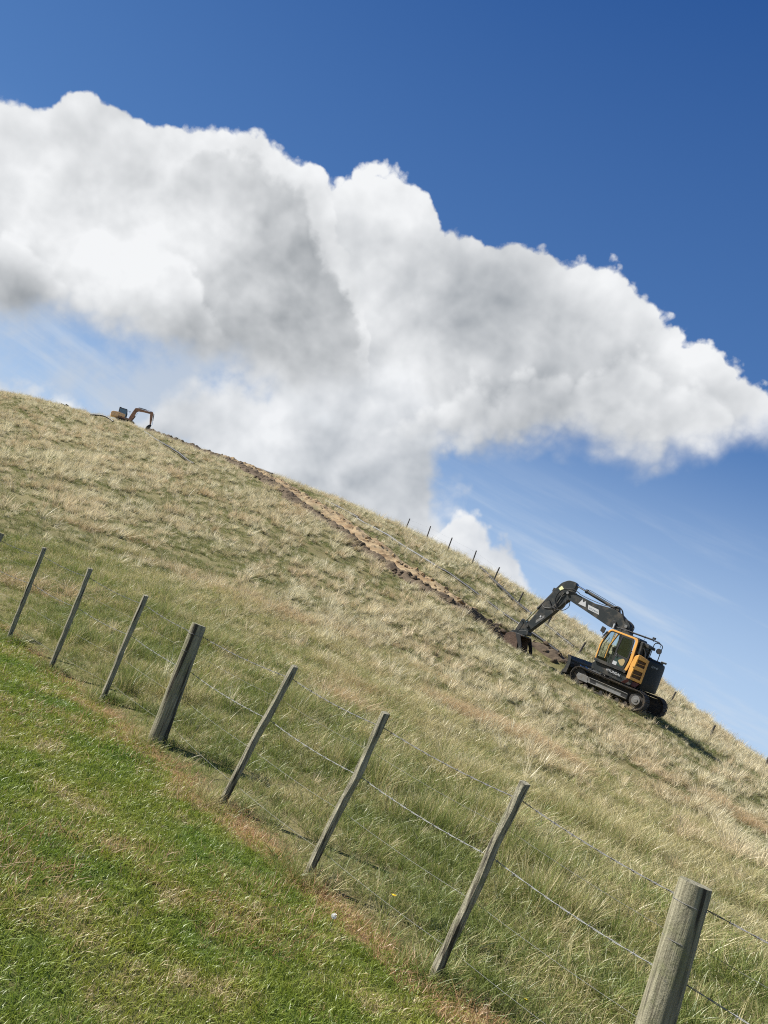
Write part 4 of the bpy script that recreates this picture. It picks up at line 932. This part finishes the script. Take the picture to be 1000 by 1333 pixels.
MB().prism([(5.40,.18),(5.42,.12),(5.20,.10),(5.20,.14)], yb-.54, yb+.54).build("cutting_edge", M_frame, b_o)
for k in range(5): y_ = yb-.46+.23*k; MB().prism([(5.34,.20),(5.34,.09),(5.08,.06),(5.02,.09),(5.10,.16)], y_-.045, y_+.045).build("tooth", M_frame, b_o, bevel=.006)
# hoses
def hose(P, r=.018, par=None, m=M_black): return MB().tube(spline(P, 8), r, 7).build("hose", m, par or ex, smooth=True)
for k, dy in enumerate((0, .045)):
    hose([(3.55, yb+.20+dy, 4.12), (4.0, yb+.22+dy, 4.20), (4.55, yb+.22+dy, 3.95), (4.70, yb+.2+dy, 3.45), (4.45, yb+.2+dy, 3.05), (4.72, yb+.2+dy, 2.95+.06*k), (5.02, yb+.18+dy, 3.30)])
hose([(4.10, yb+.22, 3.62), (4.05, yb+.24, 3.30), (4.22, yb+.24, 3.02), (4.50, yb+.22, 2.98), (4.70, yb+.18, 3.15)], .022)
hose([(4.15, yb-.22, 3.62), (4.10, yb-.24, 3.35), (4.28, yb-.24, 3.1), (4.55, yb-.22, 3.0)], .018)
hose([(3.70, yb+.16, 4.06), (4.05, yb+.2, 4.12), (4.38, yb+.21, 3.86), (4.50, yb+.2, 3.4), (4.72, yb+.19, 3.05), (5.1, yb+.17, 2.86), (5.34, yb+.16, 2.95)], .014, m=M_frame)
for dy in (.06, .12): hose([(3.62, yb+dy, 4.10), (3.0, yb+dy, 4.02), (2.2, yb+dy, 3.98), (1.7, yb+dy, 4.02), (1.5, yb+dy, 3.95)], .016)
for dy in (.0, .08): hose([(1.62, yb+.1+dy, 4.02), (1.42, yb+.12+dy, 4.12), (1.18, yb+.12+dy, 4.02), (1.02, yb+.12+dy, 3.78), (.90, yb+.12+dy, 3.62)], .022)
for dy in (-.08, .02, .1): hose([(.95, yb+dy, 3.68), (.66, yb+dy, 3.62), (.44, yb+dy, 3.46), (.44, yb+dy, 3.2), (.40, yb+.18+dy, 2.8), (.30, yb+.2+dy, 2.0), (.4, yb+.2+dy, 1.6)], .02)
hose([(4.95, yb+.10, 3.80), (5.10, yb+.12, 3.60), (5.36, yb+.10, 3.05), (5.55, yb+.10, 2.66)], .016)

# ------------------------------------------------------------------ the small excavator on the crest
fx_ = empty("excavator"); tag(fx_, "small far orange excavator on the crest of the hill, its boom reaching right", "excavator")
M_or = pbr("orange_paint", (.90, .52, .24), .45, var=.15, vscale=3); M_orb = pbr("faded_orange_paint", (.42, .21, .115), .6, var=.3, vscale=3, dirt=(.10, .07, .05), dirtamt=.6)
h0 = hit(163, 549.5); dr_ = np.array([h0[0], h0[1]])/math.hypot(h0[0], h0[1]); rF = 127.0
FO_ = Vector((dr_[0]*rF, dr_[1]*rF, 0)); azl = Vector((dr_[1], -dr_[0], 0)); dF = ray(163, 552); FO_.z = EYE+dF[2]/math.hypot(dF[0], dF[1])*rF-.1
fa = (azl*math.cos(.16)+Vector((0, 0, 1))*math.sin(.16)).normalized(); fb_ = Vector((0, 0, 1)).cross(fa).normalized(); fc = fa.cross(fb_)
fx_.matrix_world = Matrix(((fa.x, fb_.x, fc.x, FO_.x), (fa.y, fb_.y, fc.y, FO_.y), (fa.z, fb_.z, fc.z, FO_.z), (0, 0, 0, 1)))
# it faces to the right, so its right side (-y) is the one in view
for sd in (1, -1): make_track(fx_, sd, .95, .45, 1.1, -1.1, .33, .33, M_track, M_frame, pad=.2)
MB().prism([(1.0,.72),(1.0,.95),(-1.5,.95),(-1.5,.66)], -1.0, 1.0).cyl((0, 0, .45), (0, 0, .72), .5, 20).build("deck", M_orb, fx_, bevel=.03)
MB().prism(round_poly([(-1.15,.75),(-1.15,1.55),(-2.15,1.45),(-2.35,1.25),(-2.30,.70)], .15, 3), -1.05, 1.05).build("counterweight", M_or, fx_, bevel=.06)
MB().prism(round_poly([(-.2,.955),(-.2,1.4),(-1.14,1.5),(-1.14,.955)], .06, 2), -1.02, -.1).build("engine_hood", M_or, fx_, bevel=.03)
fo = [(.28,.96),(.30,1.7),(.08,2.50),(-1.08,2.50),(-1.12,.96)]; fi = [(.18,1.05),(.20,1.68),(.02,2.40),(-.98,2.40),(-1.0,1.05)]
c2 = MB(); ring_panel(c2, [(x-.2, z-.05) for x, z in fo], [(x-.2, z-.05) for x, z in fi], .98, 1.04); ring_panel(c2, [(x-.2, z-.05) for x, z in fo], [(x-.2, z-.05) for x, z in fi], -.02, .04); c2.prism([(-.14,2.38),(-.14,2.46),(-1.3,2.46),(-1.3,2.38)], .042, .978)
c2o = c2.build("cab", M_dark, fx_, bevel=.01)
for y_ in (.01, 1.01): MB().prism([(x-.2, z-.05) for x, z in fi], y_-.004, y_+.004).build("window", M_tint, c2o)
MB().box((-.95, .5, 1.5), (.15, .5, .8)).box((-.7, .5, 1.2), (.5, .5, .15)).build("seat", M_seat, c2o, bevel=.03)
MB().box((-1.15, .5, 2.5), (.3, .3, .14)).build("beacon", M_dark, c2o, bevel=.02)
yf = -.35
MB().prism(round_poly([(.38,.62),(.95,.62),(1.16,1.5),(1.34,2.34),(1.60,2.56),(2.4,2.66),(3.50,2.70),(3.62,2.86),(3.44,2.98),(2.4,2.98),(1.35,3.02),(.98,2.92),(.72,2.2),(.45,1.3)], .10, 3), yf-.16, yf+.16).build("boom", M_orb, fx_, bevel=.02)
MB().prism(round_poly([(3.30,3.05),(3.60,3.12),(3.82,2.90),(3.86,2.0),(3.90,.95),(3.72,.85),(3.55,1.6),(3.36,2.6)], .07, 2), yf-.13, yf+.13).build("arm", M_orb, fx_, bevel=.015)
cylinder("arm_cylinder", (1.5, 3.12), (3.42, 3.10), yf, .06, .04, .62, fx_, M_dark)
cylinder("bucket_cylinder", (3.92, 2.75), (4.06, 1.15), yf, .06, .035, .6, fx_, M_dark)
cylinder("boom_cylinder", (.95, .75), (1.5, 2.2), yf, .07, .04, .6, fx_, M_dark)
MB().prism(round_poly([(4.0,.95),(3.62,.98),(3.30,.62),(3.18,.22),(3.36,.06),(3.62,.10),(3.86,.40)], .08, 3), yf-.35, yf+.35).build("bucket", M_dark, fx_, bevel=.02)
MB().box((-.05, -.85, 1.65), (.05, .05, .9)).tube([(.0, -.85, 2.1), (.3, -.85, 2.05)], .03, 6).box((.35, -.85, 2.0), (.06, .2, .3)).build("mirror", M_dark, fx_)

# ------------------------------------------------------------------ planting
def iso(s): return np.stack([s, s, s], -1)
# mown lawn this side of the fence
x, y = wedge(60000, 1.6, 16, p=1.35); fd = fence_dist(x, y); k = (fd < .05) & (np.hypot(x, y) > 1.5); x, y, fd = x[k], y[k], fd[k]
keep = rng.random(len(x)) < np.clip((.05-fd)/.25, .30, 1); x, y = x[keep], y[keep]
pr = [tuft("t", M_lawn, 38, .040, .075, .0036, .55, .8, 3, seed=s, flat=.35) for s in range(4)]
r_ = np.hypot(x, y); sc = (.65+.7*rng.random(len(x)))*(.8+.07*np.minimum(r_, 10))*(.7+.6*fbm(x*1.4, y*1.4))
scatter("lawn_grass", "short mown green lawn with yellow clippings below the near fence", "grass", pr, pts3(x, y), iso(sc), rng.random(len(x))*6.28, rng.integers(0, 4, len(x)))
# dry clippings and rusty thatch in the sprayed strip under the wires, and scattered over the lawn
x, y = wedge(26000, 2.0, 15, p=1.3); fd = fence_dist(x, y)
k = (np.abs(fd+.10+.10*(fbm(x, y)-.5)) < .22*(.35+1.1*fbm(x*1.5, y*1.5))) | ((fd < -.3) & (fbm(x*1.1+40, y*1.1, 4) > .555) & (rng.random(len(x)) < .32)); x, y = x[k], y[k]
pr = [tuft("t", M_clip, 18, .055, .09, .0032, .9, .1, 2, seed=20+s, flat=.93) for s in range(3)]
scatter("dry_clippings", "rusty brown dry clippings along the foot of the near fence", "dry grass", pr, pts3(x, y)+[0, 0, .012], iso(.7+.6*rng.random(len(x))), rng.random(len(x))*6.28, rng.integers(0, 3, len(x)), .25)
# long rank grass just beyond the fence
x, y = wedge(42000, 3.0, 22, p=1.2); fd = fence_dist(x, y); k = (fd > -.05) & (rng.random(len(x)) < np.clip(1.25-fd/15, 0, 1)*np.clip(.15+fd*2.2, 0, 1)); x, y, fd = x[k], y[k], fd[k]
pr = [tuft("t", M_rank, 30, .175, .11, .0052, .45, .9, 4, seed=30+s, wind=.12) for s in range(5)]
sc = (.55+.7*rng.random(len(x)))*(.55+.9*fbm(x*.8+3, y*.8))*np.clip(.55+fd*.22, .5, 1.25)
for b_, t_, o_ in line:                                                 # uncut tufts left round the foot of every post
    n_ = 34; a = rng.random(n_)*6.28; q_ = o_+.02+.13*rng.random(n_); x = np.append(x, b_.x+q_*np.cos(a)); y = np.append(y, b_.y+q_*np.sin(a)); sc = np.append(sc, .45+.55*rng.random(n_))
scatter("rank_grass", "long green grass growing just uphill of the near fence", "grass", pr, pts3(x, y), iso(sc), rng.random(len(x))*6.28, rng.integers(0, 5, len(x)))
# tussocks over the hillside: wisps of straw over green, thinning to clumps with distance
x, y = wedge(150000, 6, 128, p=1.25); fd = fence_dist(x, y); r_ = np.hypot(x, y)
cl = fbm(x*1.35+70, y*1.35, 3); k = (fd > 1.2) & clear(x, y) & (rng.random(len(x)) < np.clip(fd/7, 0, 1)) & (cl > .36); x, y, r_, cl = x[k], y[k], r_[k], cl[k]
pat = fbm(x*.17+8, y*.17, 3)
fdd = fence_dist(x, y)
straw = rng.random(len(x)) < np.clip(.09+(cl-.46)*3.2+(pat-.5)*1.6, .03, .55)*np.clip((fdd-1.5)/8, .15, 1)
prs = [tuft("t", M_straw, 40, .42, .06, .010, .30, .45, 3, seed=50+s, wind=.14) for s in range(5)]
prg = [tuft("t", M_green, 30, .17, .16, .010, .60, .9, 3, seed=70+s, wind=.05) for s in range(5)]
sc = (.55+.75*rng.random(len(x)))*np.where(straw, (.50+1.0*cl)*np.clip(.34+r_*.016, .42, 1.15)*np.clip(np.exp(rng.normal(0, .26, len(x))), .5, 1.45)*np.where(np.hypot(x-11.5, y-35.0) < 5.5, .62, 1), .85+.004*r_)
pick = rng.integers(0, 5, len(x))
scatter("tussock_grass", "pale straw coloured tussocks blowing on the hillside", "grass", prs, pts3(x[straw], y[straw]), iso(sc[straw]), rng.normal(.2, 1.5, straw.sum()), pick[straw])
g_ = ~straw
scatter("hill_grass", "dull green grass between the straw tussocks of the hillside", "grass", prg, pts3(x[g_], y[g_]), iso(sc[g_]), rng.random(g_.sum())*6.28, pick[g_])

# patches of dead tan grass and darker rushes at places the photograph shows
def patch(px, n, sx, sy):
    c = hit(*px); d_ = np.array([c[1], -c[0]])/math.hypot(c[0], c[1]); e_ = np.array([d_[1], -d_[0]])*-1
    u = rng.normal(0, sx, n); v = rng.normal(0, sy, n); return c[0]+d_[0]*u+e_[0]*v, c[1]+d_[1]*u+e_[1]*v
L_ = [((592,925),60,.35,.25), ((620,938),110,.5,.3), ((655,952),170,.7,.35), ((690,968),170,.6,.35), ((722,985),80,.4,.3), ((350,795),60,.6,.4), ((385,808),60,.6,.4), ((440,915),80,.35,.35), ((470,900),40,.3,.25), ((990,1083),150,.35,.25), ((945,1052),60,.4,.3), ((290,770),60,.7,.5), ((840,1000),50,.5,.4), ((60,770),60,.6,.4), ((560,880),50,.7,.4), ((760,930),40,.5,.4), ((230,745),50,.6,.5), ((130,690),50,.8,.6), ((500,830),40,.8,.5), ((880,1040),50,.4,.3)]
xs = [patch(*a) for a in L_]; x = np.concatenate([a[0] for a in xs]); y = np.concatenate([a[1] for a in xs])
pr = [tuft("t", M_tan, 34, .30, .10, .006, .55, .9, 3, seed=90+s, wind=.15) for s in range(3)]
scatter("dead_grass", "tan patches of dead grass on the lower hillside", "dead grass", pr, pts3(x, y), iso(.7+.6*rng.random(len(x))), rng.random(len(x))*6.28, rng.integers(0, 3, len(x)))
L_ = [((470,1010),60,.25,.25), ((560,1080),60,.25,.2), ((420,870),50,.4,.3), ((250,835),60,.3,.25), ((800,1090),50,.3,.3), ((90,745),60,.6,.4), ((540,945),50,.4,.3), ((640,1075),60,.25,.2), ((200,800),50,.4,.3), ((720,1190),60,.2,.2), ((380,925),60,.18,.2), ((600,1015),110,.35,.3), ((475,900),40,.3,.2), ((160,720),40,.5,.5), ((215,905),50,.3,.2), ((330,775),40,.6,.5), ((1000,1010),50,.4,.3), ((690,1130),70,.25,.2), ((120,840),50,.3,.3), ((665,905),50,.4,.3), ((760,1080),60,.3,.25), ((900,1075),50,.4,.3)]
xs = [patch(*a) for a in L_]; x = np.concatenate([a[0] for a in xs]); y = np.concatenate([a[1] for a in xs])
m_r = M_rank.copy(); m_r.name = "rush_blade"
pr = [tuft("t", M_rank, 40, .34, .07, .005, .30, .6, 4, seed=110+s, wind=.05) for s in range(3)]
scatter("rushes", "darker green tufts standing above the grass beyond the near fence", "tufts", pr, pts3(x, y), iso(.7+.5*rng.random(len(x))), rng.random(len(x))*6.28, rng.integers(0, 3, len(x)))

# small flowers in the grass
M_petal = pbr("yellow_petal", (.85, .62, .02), .6); M_clock = pbr("white_seed_head", (.80, .80, .76), .8); M_stem = pbr("flower_stem", (.12, .20, .05), .7)
def flower(px, label, white=False, h_=.10):
    c = Vector(hit(*px)); e = empty("dandelion", c); tag(e, label, "flower")
    MB().tube([(0, 0, 0), (.004, 0, h_*.5), (.0, .003, h_)], .0018, 5).build("stem", M_stem, e, smooth=True)
    mb = MB()
    if white:
        for k in range(90):
            v = Vector(rng.normal(size=3)).normalized()*.016; mb.tube([Vector((0, 0, h_)), Vector((0, 0, h_))+v], [.0004, .0016], 3)
        mb.build("seed_head", M_clock, e)
    else:
        for k in range(26):
            a = k*2.4; r = .005+.010*(k/26); t_ = Vector((math.cos(a), math.sin(a), .35)).normalized(); s_ = Vector((-math.sin(a), math.cos(a), 0))*.0022
            p0 = Vector((0, 0, h_)); p1 = p0+t_*(r+.006); mb.add([p0-s_*.5, p0+s_*.5, p1+s_, p1-s_, p0+Vector((0, 0, .002))], [(0, 1, 2, 3), (0, 3, 4), (1, 4, 2)])
        mb.build("flower_head", M_petal, e)
flower((505, 1187), "yellow flower in the grass right of the thin post nearest the middle")
flower((676, 1329), "yellow flower at the very bottom of the photo under the wires")
flower((427, 1214), "white seed head standing in the lawn just below the strip of dry grass", True, .09)
